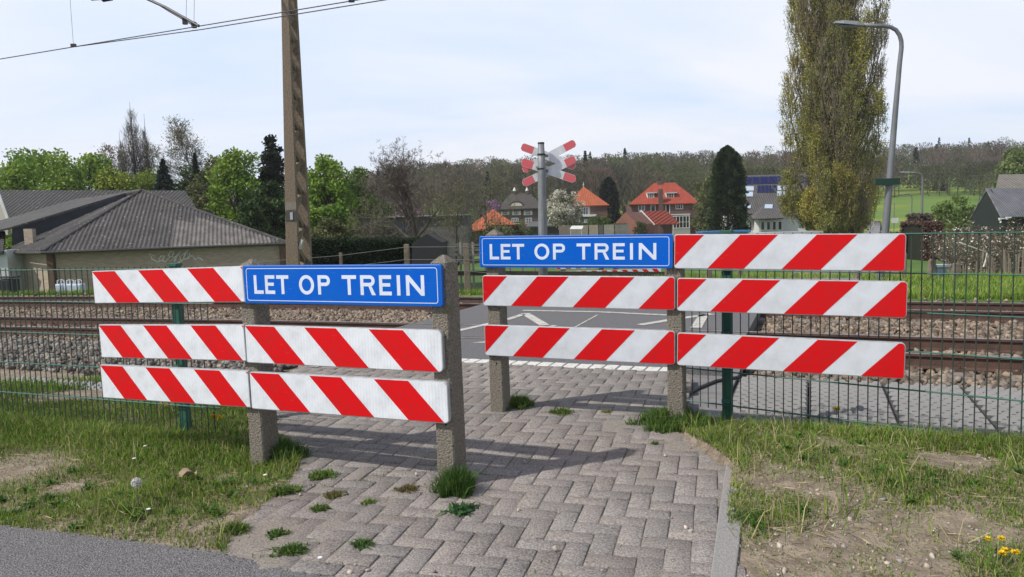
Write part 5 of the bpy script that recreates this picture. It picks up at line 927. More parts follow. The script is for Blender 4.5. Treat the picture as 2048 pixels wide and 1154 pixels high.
# ---------------------------------------------------------------- mast, overhead line, signs, lamps
def build_mast():
    yy = 21.0; x0 = Y(597, 560, yy)[0]; g = T(x0, yy); t = thing('catenary_mast', 'tall tapering brown concrete mast with triangular recesses, between shed and hedge', 'mast', (x0, yy, g)); s_ = yy / F
    cm = mat('mast_concrete', (.27, .212, .15), .95, (.115, .086, .06), 26, 1.0, 60, lo=.34, hi=.66, detail=8); cmd = mat('mast_concrete_band', (.25, .22, .18), .95, (.17, .15, .12), 3)
    def X(px, py): return Y(px, py, yy)[0] - x0
    zt = 9.2; z500 = Y(597, 520, yy)[2] - g; z0_ = Y(597, 0, yy)[2] - g
    def lerp(z, a, b): return a + (b - a) * (z - z500) / (z0_ - z500)
    L0 = lambda z: lerp(z, X(572, 520), X(562, 0)); M0 = lambda z: lerp(z, X(597, 520), X(577, 0)); R0 = lambda z: lerp(z, X(619, 520), X(591, 0)); dep = lambda z: .90 - .38 * z / 9
    # left flange: solid slab facing the viewer; right flange behind; zigzag web between, seen along the side
    def flange(a, b, da, db, nm):
        mb = MB(); zz = [-.5, zt]; vs = []
        for z in zz: vs += [(a(z), da(z), z), (b(z), da(z), z), (b(z), db(z), z), (a(z), db(z), z)]
        mb.add(vs, [(0, 1, 5, 4), (1, 2, 6, 5), (2, 3, 7, 6), (3, 0, 4, 7), (4, 5, 6, 7)]); return bevel(mb.obj(nm, cm, t), .012, 1)
    flange(L0, M0, lambda z: 0, lambda z: .16, 'front_flange'); flange(lambda z: L0(z) + .10, lambda z: R0(z) - .17 * dep(z), lambda z: dep(z) - .16, lambda z: dep(z), 'rear_flange')
    z = -.2; k = 0
    while z < zt - .6:
        dz = 1.05 - .04 * z; xa = lambda q: M0(q) - .13
        mb = MB(); mb.bar((xa(z), .12, z), (xa(z) + .10, dep(z) - .12, z + dz * .55), .16, .13); mb.obj('web_diagonal', cm, t); mb = MB(); mb.bar((xa(z) + .10, dep(z) - .12, z + dz * .45), (xa(z), .12, z + dz), .16, .13); mb.obj('web_diagonal', cm, t); z += dz
    mb = MB(); mb.bar((L0(-.3) * .6 + M0(-.3) * .4, .28, -.3), (L0(zt) * .6 + M0(zt) * .4, .2, zt - .1), .05, .22); mb.obj('web_plate', mat('mast_web', (.20, .155, .11), .95, (.13, .10, .07), 8), t)
    zb = Y(584, 412, yy)[2] - g; mb = MB(); mb.box(((L0(zb) + M0(zb)) / 2, -.004, zb), (M0(zb) - L0(zb) - .01, .012, .22)); mb.obj('paint_band', cmd, t)
    zb = Y(583, 432, yy)[2] - g; mb = MB(); mb.box(((L0(zb) + M0(zb)) / 2, -.006, zb), (M0(zb) - L0(zb) - .02, .014, .27)); pb = mb.obj('dark_plate', mat('plate_dark', (.06, .055, .05), .7), t); mb = MB(); mb.box(((L0(zb) + M0(zb)) / 2 + .02, -.02, zb), (.075, .02, .21)); mb.obj('number_plate', mat('plate_white', (.5, .52, .55), .5, (.25, .26, .28), 30), t)
    zb = Y(604, 498, yy)[2] - g; mb = MB(); mb.bar((M0(zb) + .02, .1, zb), (M0(zb) + .12, .08, zb + .26), .09, .06); mb.obj('insulator_cap', mat('ceramic', (.45, .44, .42), .4), t)
    mb = MB(); mb.tube([(0, .3, 9.05), (-1.5, -1.2, 9.15), (-4.6, -3.6, 9.2)], .045, 8); mb.obj('cantilever_tube', mat('galvanised', (.30, .31, .32), .5, metal=.4), t)
    return t
build_mast()
def build_wires():
    bl = mat('wire_dark', (.035, .035, .04), .5, metal=.4); cat_ = []
    def onplane(px, py, n): d = ray(px, py); k = n / (d[0] * NX + d[1] * NY); return CP + d * k
    P = onplane(0, 118, 9.45); Q = onplane(715, 0, 9.45); d = (Q - P) / np.linalg.norm(Q - P); h0 = (P[2] + Q[2]) / 2; mid = onplane(148, 92, 9.45); m2 = onplane(388, 50, 9.45)
    def ln(name, off, lab, r):
        mb = MB(); a = un(-45, 9.45 + off * 0, h0) + Vector((0, 0, off)); pts = [un(-70, 9.45, h0), un(to_un(mid[0], mid[1])[0], 9.45, h0), un(to_un(m2[0], m2[1])[0], 9.45 + off, h0 - abs(off) * .0), un(22, 9.45 + off * 1.5, h0)]
        mb.tube(pts, r, 6); o = mb.obj(name, bl); o['label'] = lab; o['category'] = 'wire'; o['group'] = 'overhead contact wires'; return o
    ln('contact_wire', 0.0, 'lower of the two long contact wires crossing the sky past the mast', .008); ln('contact_wire', 0.17, 'upper of the two long contact wires crossing the sky past the mast', .008)
    um = to_un(mid[0], mid[1])[0]; u2 = to_un(m2[0], m2[1])[0]; u3 = to_un(*onplane(700, 2, 9.45)[:2])[0]
    t = thing('steady_arm', 'black curved steady arm coming in from the top edge and holding the contact wires', 'steady arm', tuple(un(u2, 9.45, h0)))
    o = Vector(t.location)
    for k, (ends) in enumerate((((398, 52), (330, 14), (290, -4), (200, -40)), ((383, 48), (335, 20), (310, 4), (240, -30)))):
        mb = MB(); mb.tube([Vector(onplane(px, py, 9.45 + .17 * k + .0 * i)) - o for i, (px, py) in enumerate(ends)], .022 if k == 0 else .016, 8); mb.obj('arm', bl, t)
    for px, py in ((388, 50), (370, 43)): mb = MB(); p = Vector(onplane(px, py, 9.5)) - o; mb.box(p + Vector((0, 0, -.0)), (.07, .05, .09)); mb.obj('wire_clamp', bl, t)
    for px, py, px1 in ((372, 40, 374), (388, 46, 389)): mb = MB(); a = Vector(onplane(px, py, 9.48)) - o; b = Vector(onplane(px1, -30, 9.48)) - o; mb.tube([a, b], .004, 4); mb.obj('hanger_wire', bl, t)
    for (px, py, px1), lab in (((147, 92, 136), 'thin dropper wire with a small clamp near the left edge'), ((703, 2, 708), 'dropper clamp on the wires right of the mast at the top edge')):
        a = Vector(onplane(px, py, 9.45)); t2 = thing('dropper', lab, 'wire', tuple(a), 0, 'droppers'); mb = MB(); mb.tube([(0, 0, 0), Vector(onplane(px1, -60, 9.45)) - a], .0035, 4); mb.obj('dropper_wire', bl, t2); mb = MB(); mb.box((0, 0, .01), (.08, .05, .05)); mb.obj('clamp', bl, t2)
    a = onplane(212, -3, 9.45); t2 = thing('insulator', 'dark ribbed insulator just cut by the top edge', 'insulator', tuple(a)); mb = MB(); mb.tube([(-.3, .1, .02), (.5, -.18, -.04)], .018, 8); mb.obj('rod', bl, t2)
    for q in range(4): mb = MB(); mb.tube([(-.06 + q * .05, .02 - q * .018, 0), (-.04 + q * .05, .013 - q * .018, 0)], .05, 12); mb.obj('rib', bl, t2)
    mb = MB(); b = un(-70, 9.45, h0 + 1.3); pts = [un(u, 9.45, h0 + 2.0 + .0009 * (u + 15) ** 2) for u in range(-70, 25, 5)]; mb.tube(pts, .009, 6); o = mb.obj('catenary_wire', bl); o['label'] = 'carrying wire strung above the contact wires, out of the picture'; o['category'] = 'wire'
build_wires()
def crossing_sign():
    yy = 16.6; x0, _ = at(1088, yy); x0 = Y(1088, 580, yy)[0]; g = T(x0, yy); g = -.2; t = thing('crossing_sign', 'grey pole with two stacked red and white railway crossing crosses above the right blue sign', 'crossing sign', (x0, yy, g))
    galv = mat('galvanised_post', (.23, .245, .25), .55, (.15, .16, .165), 3, metal=.3, stretch=(6, 6, 1)); s_ = yy / F
    def L(px, py, d=0): p = Y(px, py, yy); return Vector((p[0] - x0, d, p[2] - g))
    tp = L(1082, 288); mb = MB(); mb.tube([L(1087, 640), L(1085.5, 460), L(1083.5, 340), tp], [.108, .102, .088, .070], 20); po = mb.obj('pole', galv, t, smooth=True); mb = MB(); mb.tube([tp, tp + Vector((0, 0, .035))], .074, 20); mb.obj('pole_cap', mat('cap_black', (.015, .015, .016), .6), po)
    rd = mat('cross_red', (.60, .10, .11), .5, (.52, .12, .13), 3); wh = mat('cross_white', (.62, .63, .65), .5, (.50, .51, .53), 6)
    cut = lambda P: P
    def blade(a, b, d, redA, redB, nm='blade'):
        A = L(*a, d); Bp = L(*b, d); ax = (Bp - A); ln = ax.length; ax.normalize(); nn = Vector((0, -1, 0)); up = ax.cross(nn).normalized(); hw = .088; cx = .045
        out = [(0, -hw + cx), (cx, -hw), (ln - cx, -hw), (ln, -hw + cx), (ln, hw - cx), (ln - cx, hw), (cx, hw), (0, hw - cx)]
        mb = MB(); f = lambda x, y, q: A + ax * x + up * y + nn * q
        n = 8; mb.add([f(x, y, 0) for x, y in out] + [f(x, y, -.02) for x, y in out], [tuple(range(8)), tuple(range(15, 7, -1))] + [(i, 8 + i, 8 + (i + 1) % 8, (i + 1) % 8) for i in range(8)], 0)
        for (x0_, x1_) in ((0, redA), (ln - redB, ln)):
            P = clip(clip(out, 0, x0_ + (.008 if x0_ == 0 else 0), -1), 0, x1_ - (.008 if x1_ == ln else 0), 1); mb.face([f(x, y * .93, .002) for x, y in P], 1)
        mb.obj(nm, [wh, rd], t)
    blade((1043, 291), (1152, 332), .16, .28, .28); blade((1046, 339), (1152, 283), .19, .0 + .24, .27); blade((1043, 322), (1152, 359), .10, .27, .28); blade((1046, 367), (1152, 316), .13, .27, .25)
    for py in (309, 338): mb = MB(); a = L(1082.6, py + 1.5); b = L(1082.6, py - 1.5); mb.tube([a, b], .092, 20); mb.obj('clamp_ring', mat('cap_black', (.015, .015, .016), .6), t)
    for py in (311, 341): mb = MB(); a = L(1097, py); mb.box(a + Vector((-.06, .07, 0)), (.12, .05, .06)); mb.obj('bracket', galv, t)
    mb = MB(); mb.box(L(1074, 335, -.02), (.05, .06, .04)); mb.obj('bolt', galv, t)
crossing_sign()
def street_lamp(name, label, pts, yy, r0, r1, headp, sign=None):
    x0 = Y(pts[0][0], pts[0][1], yy)[0]; g = T(x0, yy); t = thing(name, label, 'street lamp', (x0, yy, g), 0, 'curved grey street lamps on the right'); lm = mat('lamp_grey', (.17, .175, .185), .5, (.12, .125, .13), 2, metal=.2)
    P = [Vector((0, 0, -.3))] + [Vector((Y(px, py, yy)[0] - x0, 0, Y(px, py, yy)[2] - g)) for px, py in pts]; n = len(P); mb = MB(); mb.tube(P, [r0 + (r1 - r0) * min(1, p.z / P[-1].z) for p in P], 14); mb.obj('pole', lm, t, smooth=True)
    a = Vector((Y(*headp[0], yy)[0] - x0, 0, Y(*headp[0], yy)[2] - g)); b = Vector((Y(*headp[1], yy)[0] - x0, 0, Y(*headp[1], yy)[2] - g)); w_ = .15; d = (b - a)
    secs = [(0, .03, .025), (.06, .11, .04), (.3, .16, .055), (.75, .14, .05), (1, .05, .02)]; vs = []; fs = []
    for f, hw, hh in secs: c = a + d * f; vs += [c + Vector((0, -hw, -hh * .8)), c + Vector((0, hw, -hh * .8)), c + Vector((0, hw * .8, hh)), c + Vector((0, -hw * .8, hh))]
    for i in range(len(secs) - 1):
        for k in range(4): fs.append((4 * i + k, 4 * i + (k + 1) % 4, 4 * i + 4 + (k + 1) % 4, 4 * i + 4 + k))
    fs += [(3, 2, 1, 0), (16, 17, 18, 19)]; mb = MB(); mb.add(vs, fs); hd = mb.obj('lamp_head', mat('lamp_head_grey', (.20, .21, .215), .5), t)
    mb = MB(); c = a + d * .5; mb.box(c + Vector((0, 0, -.052)), (d.length * .6, .2, .015)); mb.obj('lens', mat('lens', (.07, .08, .08), .3), hd)
    if sign:
        q = [Vector((Y(px, py, yy)[0] - x0, -.12, Y(px, py, yy)[2] - g)) for px, py in sign]; mb = MB(); c = (q[0] + q[1]) / 2; mb.box(c, (q[1].x - q[0].x, .03, .17)); mb.obj('name_board', mat('board_green', (.006, .035, .022), .5), t)
        mb = MB(); mb.tube([c + Vector((0, .13, -.09)), c + Vector((0, .13, .09))], .125, 14); mb.obj('clamp', lm, t)
    return t
yy = 19.5
street_lamp('street_lamp', 'nearest street lamp, leaning, with a dark green board on its pole, before the poplar', [(1757, 575), (1771, 460), (1781, 340), (1791, 220), (1799, 130), (1803, 95), (1802.5, 82), (1799, 70), (1792, 60), (1781, 54), (1765, 52), (1726, 50)], yy, .105, .05, [(1727, 51), (1669, 45)], [(1746, 364), (1795, 364)])
street_lamp('street_lamp', 'second street lamp, half as high in view, arm pointing left toward the poplar', [(1842, 509), (1843.5, 440), (1845, 372), (1845, 356), (1842, 349), (1834, 346), (1822, 345)], 52, .10, .06, [(1823, 345), (1799, 344)])
street_lamp('street_lamp', 'farthest and smallest street lamp, standing against the green field', [(1822, 470), (1823, 430), (1824, 398), (1823, 391), (1817, 388), (1808, 388)], 108, .10, .07, [(1809, 388), (1796, 388)])
t = thing('roadside_sign', 'small white sign on a thin pole before the field, right of the poplar', 'sign', onT(*at(1788, 112))); h_ = hgt(1788, 405, 112); mb = MB(); mb.tube([(0, 0, 0), (0, 0, h_)], .06, 8); mb.obj('pole', CT['lamp_grey'], t); mb = MB(); mb.box((.1, -.1, hgt(1788, 441, 112)), (1.0, .05, .78)); mb.obj('panel', whitep, t)
# ---------------------------------------------------------------- posts, hedge, fences beyond the track
oldc = mat('weathered_post', (.20, .165, .125), .95, (.12, .095, .07), 5, .7, 60)
def build_paddock():
    yy = 20.0; t = thing('wire_fence', 'old fence of squat posts and thin wires beyond the tracks, left of the right barrier', 'fence', (Y(816, 560, yy)[0], yy, -.4)); o = Vector(t.location); tops = []
    for px, pt, w_, y2 in ((684, 505, .10, 21), (816, 488, .17, 20.4), (935, 487, .18, 19.6), (1085, 500, .17, 19.0)):
        x = Y(px, 560, y2)[0]; g = T(x, y2); z1 = Y(px, pt, y2)[2]; mb = MB(); mb.box((x - o.x, y2 - o.y, (g + z1) / 2 - o.z - .1), (w_, w_, z1 - g + .2), 0, None, .82); bevel(mb.obj('post', oldc, t), .015, 2); tops.append(Vector((x, y2, z1)) - o)
    for dz in (.08, .42, .72): mb = MB(); mb.tube([tops[0] + Vector((-4.5, 1, -dz - .25))] + [p - Vector((0, .1, dz)) for p in tops], .006, 5); mb.obj('wire', mat('wire_grey', (.16, .16, .15), .6), t)
    yy = 23.5; a = Y(890, 546, yy); b = Y(1345, 548, yy); t = thing('rail_fence', 'dark low wooden rail in the meadow seen between the two barriers', 'fence', (a[0], yy, T(a[0], yy))); mb = MB(); mb.bar((0, 0, a[2] - T(a[0], yy)), (b[0] - a[0], 0, b[2] - T(a[0], yy)), .05, .14); mb.obj('rail', mat('dark_wood', (.035, .03, .025), .9), t)
    for px in (900, 985, 1070, 1155, 1240, 1330): x = Y(px, 546, yy)[0]; mb = MB(); mb.box((x - a[0], .07, .25), (.1, .08, .9)); mb.obj('post', mat('dark_wood', (.035, .03, .025), .9), t)
    yy = 34; t = thing('rail_fence', 'pale grey wooden rail fence in front of the gardens, left of the right barrier', 'fence', onT(*at(900, yy))); o = Vector(t.location); pw = mat('pale_wood', (.30, .28, .24), .9, (.2, .18, .15), 3)
    for py in (489, 499, 509): a = Vector(Y(893, py, yy)) - o; b = Vector(Y(1075, py + 2, yy + 2)) - o; mb = MB(); mb.bar(a, b, .04, .11); mb.obj('rail', pw, t)
    for k in range(8): px = 895 + k * 25; a = Vector(Y(px, 484, yy + k * .25)) - o; mb = MB(); mb.bar(a, (a.x, a.y, -.1), .1); mb.obj('post', pw, t)
build_paddock()
def far_barrier():
    yy = 25.0; a = Y(1112, 534, yy); b = Y(1322, 537, yy); e = np.array([b[0] - a[0], 0]); g = -.6; x0 = a[0]; t = thing('plank_barrier', 'distant barrier beyond the tracks, a strip of it visible under the right blue sign', 'barrier', (x0, yy, g), 0, None); Lb = b[0] - a[0]
    for i, dz in enumerate((0, .27, .54)):
        z = a[2] - g + .02 - dz; mb = MB(); mb.box((Lb / 2, 0, z), (Lb, .03, .2), 0)
        for k in range(-1, int(Lb / .34) + 1):
            P = clip(clip([(k * .34, z - .09), (k * .34 + .17, z - .09), (k * .34 + .0, z + .09), (k * .34 - .17, z + .09)], 0, .01, -1), 0, Lb - .01, 1)
            if len(P) > 2: mb.face([(x, -.018, y) for x, y in P], 1)
        mb.obj('striped_plank', [s_white2, s_red2], t)
    for px in (1127, 1203, 1232, 1312): x = Y(px, 540, yy)[0] - x0; mb = MB(); mb.box((x, .08, .6), (.16, .12, 1.5)); mb.obj('post', oldc, t)
    # stub posts on both sides of the far road
    for i, (px, pt, pb, y2, w_, lab) in enumerate(((1335, 520, 566, 21, .16, 'squat concrete post beyond the tracks behind the junction of the planks'), (1418, 530, 574, 21, .15, 'squat dark post left of the far road, seen in the plank gap'), (1480, 500, 562, 23, .16, 'second squat dark post, before the cypress, seen in the plank gap'), (1716, 520, 572, 20, .16, 'squat grey post on the far road, seen in the right plank gap'), (1757, 522, 570, 22, .14, 'slim grey post right beside the nearest lamp pole'), (1806, 500, 575, 19.4, .15, 'dark post immediately right of the topmost right plank'), (1862, 513, 566, 20.5, .17, 'leaning squat concrete post left of the pale blue bollard'), (1910, 520, 572, 20.2, .17, 'squat concrete post right of the pale blue bollard'))):
        x = Y(px, 560, y2)[0]; g = T(x, y2); z1 = Y(px, pt, y2)[2]; p = thing('stub_post', lab, 'post', (x, y2, g), random.uniform(-.2, .3), 'squat posts beyond the tracks'); mb = MB(); hh = z1 - g; M = Matrix.Rotation(R(4 if px > 1850 else 1), 3, 'Y'); mb.box((0, 0, hh / 2 - .1), (w_, w_ * .9, hh), 0, M, .88); mb.box((0.03 * hh, 0, hh - .1), (w_ * .9, w_ * .8, .05), 0, M, .5); bevel(mb.obj('shaft', oldc, p), .012, 2)
    y2 = 20.6; x = Y(1879, 560, y2)[0]; g = T(x, y2); top = Y(1884, 528, y2)[2] - g; p = thing('cabinet_bollard', 'pale blue-grey plastic marker bollard between two squat concrete posts', 'bollard', (x, y2, g)); bm = mat('bollard_blue', (.27, .33, .42), .6, (.22, .27, .35), 5)
    mb = MB(); mb.box((0, 0, top / 2 - .1), (.34, .26, top), 0, Matrix.Rotation(R(3), 3, 'Y'), .75); bevel(mb.obj('body', bm, p), .02); mb = MB(); mb.box((.03, 0, top - .05), (.40, .3, .08), 0); bevel(mb.obj('lid', mat('bollard_white', (.5, .54, .58), .6), p), .02)
far_barrier()
def hedges():
    def block(name, lab, px0, px1, pt, yy, dep, col, n, ls, yy1=None, lean=0, cat='hedge'):
        x0 = Y(px0, 500, yy)[0]; yy1 = yy1 or yy; x1 = Y(px1, 500, yy1)[0]; g = T(x0, yy); z0 = Y(px0, pt, yy)[2] - g; z1 = Y(px1, pt, yy1)[2] - g; t = thing(name, lab, cat, (x0, yy, g)); f = rng.random(n); s = rng.random(n); u = rng.random(n) ** .9
        face = rng.integers(0, 3, n); d = np.where(face == 0, 0, np.where(face == 1, rng.random(n), 1)) * dep; top = z0 + (z1 - z0) * f; z = np.where(face == 1, top, top * u); P = np.stack([(x1 - x0) * f + rng.normal(size=n) * .05, (yy1 - yy) * f + d + rng.normal(size=n) * .07, z + rng.normal(size=n) * .05], -1)
        c = np.array(col)[None] * (1 + .3 * rng.normal(size=(n, 1))) * (.8 + .5 * vnoise(P[:, 0], P[:, 2] * 2, 1.2, 4)[:, None]); V, Q = diamonds(P, ls * rng.uniform(.6, 1.3, n), .6); mb = MB(); link('foliage', mesh_np('foliage', V, Q, None, [leafm], var=np.repeat(np.clip(c, .004, 1), 4, 0)), t)
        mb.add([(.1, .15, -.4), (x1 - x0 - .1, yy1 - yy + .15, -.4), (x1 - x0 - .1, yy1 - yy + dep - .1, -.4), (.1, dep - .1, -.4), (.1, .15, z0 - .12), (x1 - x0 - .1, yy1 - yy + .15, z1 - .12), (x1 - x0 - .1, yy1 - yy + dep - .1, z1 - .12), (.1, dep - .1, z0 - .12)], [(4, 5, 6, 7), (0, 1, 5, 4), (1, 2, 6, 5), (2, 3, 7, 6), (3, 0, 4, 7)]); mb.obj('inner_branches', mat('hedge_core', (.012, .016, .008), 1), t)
    block('hedge', 'tall dark clipped hedge right of the concrete mast', 606, 868, 482, 31, 1.6, (.020, .034, .014), 26000, .10, 33)
    block('hedge', 'brown copper hedge block beside the second street lamp', 1846, 1884, 447, 44, 2.5, (.13, .075, .06), 16000, .13)
    block('hedge', 'grey-brown twiggy hedge top left of the copper hedge', 1834, 1866, 430, 50, 1.5, (.13, .11, .085), 3500, .16)
    block('hedge', 'dark green low hedge left of the second street lamp pole', 1800, 1836, 470, 46, 2, (.03, .05, .024), 14000, .13)
    block('hedge', 'trimmed green hedge before the brick villa garden', 1150, 1255, 449, 90, 1.5, (.06, .085, .025), 4000, .2)
    Bs = Bld('black_shed', 'small black pitched shed at the right end of the dark hedge', 'shed', 868, 34); dk = mat('black_boards', (.018, .018, .020), .8); mb = MB(); mb.slab([Bs.P(838, 545), Bs.P(894, 545), Bs.P(894, 482), Bs.P(866, 466), Bs.P(838, 484)], -2.5); mb.obj('wall', dk, Bs.t); Bs.roof([[(835, 487, -.1), (866, 464, -.1), (866, 464, 2.7), (835, 487, 2.7)][::-1], [(866, 464, -.1), (897, 484, -.1), (897, 484, 2.7), (866, 464, 2.7)][::-1]], mat('felt', (.05, .05, .052), .9), t=-.06)
hedges()
def paling_and_orchard():
    t = thing('paling_fence', 'row of rough grey split stakes and wire running toward the viewer at the right', 'fence', onT(*at(1960, 26))); o = Vector(t.location); rs = random.Random(4); wood = mat('split_stake', (.19, .155, .12), .95, (.12, .10, .078), 6, .6, 30); A = np.array([Y(1888, 520, 38)[0], 38.]); Bq = np.array([Y(2075, 560, 17.2)[0], 17.2])
    for k in range(70):
        if k % 9 in (4,): continue
        f = (k / 69) ** .85; p = A + (Bq - A) * f; big = k % 9 == 0; h_ = (1.05 if big else .72) * rs.uniform(.75, 1.12); w_ = .09 if big else .036; g = T(*p); mb = MB(); ln = Vector((rs.gauss(0, .05), rs.gauss(0, .04), 1)); a = Vector((p[0] + rs.gauss(0, .03), p[1], g - .1)) - o; mb.bar(a, a + ln * h_, w_ * rs.uniform(.8, 1.2), w_ * .6); mb.obj('stake', wood, t)
    mb = MB()
    for dz in (.3, .75): mb.tube([Vector((p[0], p[1] - .05, T(*p) + dz)) - o for p in [A + (Bq - A) * f for f in np.linspace(0, 1, 12)]], .008, 5)
    mb.obj('wire', mat('wire_grey', (.16, .16, .15), .6), t)
    for k, (px, py, yy, w_, lab) in enumerate(((1930, 440, 33, 2.6, 'white-flowering shrub left of the barn, above the bent white pipe'), (1985, 446, 27, 2.6, 'white-flowering shrub in front of the green barn'), (2040, 436, 24, 2.6, 'white-flowering shrub at the right edge behind the mesh fence'), (1905, 462, 38, 2.2, 'smallest white-flowering shrub beside the copper hedge'))):
        x, y = at(px, yy); h_ = hgt(px, py, yy); rs = random.Random(50 + k); t = thing('flowering_shrub', lab, 'shrub', (x, y, T(x, y)), 0, 'white-flowering shrubs along the stakes'); S = []; TP = []
        for i in range(46):
            a = rs.random() * 6.28; p = np.array([rs.gauss(0, .15), rs.gauss(0, .15), 0]); d = np.array([math.cos(a) * rs.uniform(.1, .9), math.sin(a) * rs.uniform(.1, .9), 1.]); L = h_ * rs.uniform(.6, 1.05)
            for j in range(6):
                d += np.array([rs.gauss(0, .2), rs.gauss(0, .2), rs.gauss(0, .12)]); q = p + d / np.linalg.norm(d) * L / 6; S.append((*p, *q, .018 - j * .0025, .016 - j * .0025))
                for _ in range(4): e = q + np.array([rs.gauss(0, .22), rs.gauss(0, .22), rs.gauss(.08, .16)]); S.append((*q, *e, .005, .003)); TP.append(e); TP.append((q + e) / 2)
                p = q
        V, Q = sticks(S, 3); link('stems', mesh_np('stems', V, Q, None, [mat('shrub_bark', (.14, .11, .085), .95, (.09, .07, .055), 5)]), t); TP = np.array(TP); n = 2600; i = rng.integers(0, len(TP), n); P = TP[i] + rng.normal(size=(n, 3)) * .05; wht = rng.random(n) < .20
        c = np.where(wht[:, None], np.array([[.58, .55, .48]]), np.where(rng.random((n, 1)) < .5, np.array([[.12, .14, .05]]), np.array([[.20, .13, .10]]))) * (1 + .2 * rng.normal(size=(n, 1))); V, Q = diamonds(P, np.where(wht, .07, .06) * rng.uniform(.7, 1.3, n), .8); link('blossom', mesh_np('blossom', V, Q, None, [leafm], var=np.repeat(np.clip(c, .01, 1), 4, 0)), t)
    yy = 25; pts = [Vector(Y(px, py, yy)) for px, py in ((1922, 486), (1940, 493), (1958, 499), (1974, 505), (1972, 520), (1967, 534))]; mb = MB(); g = T(pts[0].x, yy); mb.tube(pts, .03, 8); o = mb.obj('bent_pipe', mat('white_pipe', (.55, .54, .50), .6)); o['label'] = 'bent white pipe lying over the stakes below the white blossom'; o['category'] = 'pipe'
paling_and_orchard()
# ---------------------------------------------------------------- grass, weeds and small things near the viewer
grassm = mat('grass_blades', (1, 1, 1), .7, vary=True, trans=.3, spec=.25)
def blades(P, hh, wd, col, lean=.5):
    n = len(P); a = rng.random(n) * 6.283; side = np.stack([np.cos(a), np.sin(a), 0 * a], -1) * (wd / 2)[:, None]; b = rng.random(n) * 6.283; ln = np.abs(rng.normal(size=n)) * lean * hh; L = np.stack([np.cos(b) * ln, np.sin(b) * ln, hh], -1)
    M = P + L * np.array([.38, .38, .6]); T_ = P + L; T_[:, 2] -= ln * .25
    V = np.stack([P - side, P + side, M + side * .75, M - side * .75, T_], 1).reshape(-1, 3); i = np.arange(n)[:, None] * 5; Q = i + np.array([[0, 1, 2, 3]]); Tr = i + np.array([[3, 2, 4]]); c = np.repeat(np.clip(col, .004, 1), 5, 0); return V, Q, Tr, c
GC = np.array([(.100, .190, .026), (.150, .235, .032), (.210, .255, .045), (.34, .29, .16), (.065, .14, .024)])
def gcol(n, p, vx=None, vy=None):
    c = GC[rng.choice(5, n, p=p)]
    if vx is not None: m = vnoise(vx, vy, 2.3, 55)[:, None]; c = c * (.72 + .6 * m)
    return c * (1 + .18 * rng.normal(size=(n, 1)))
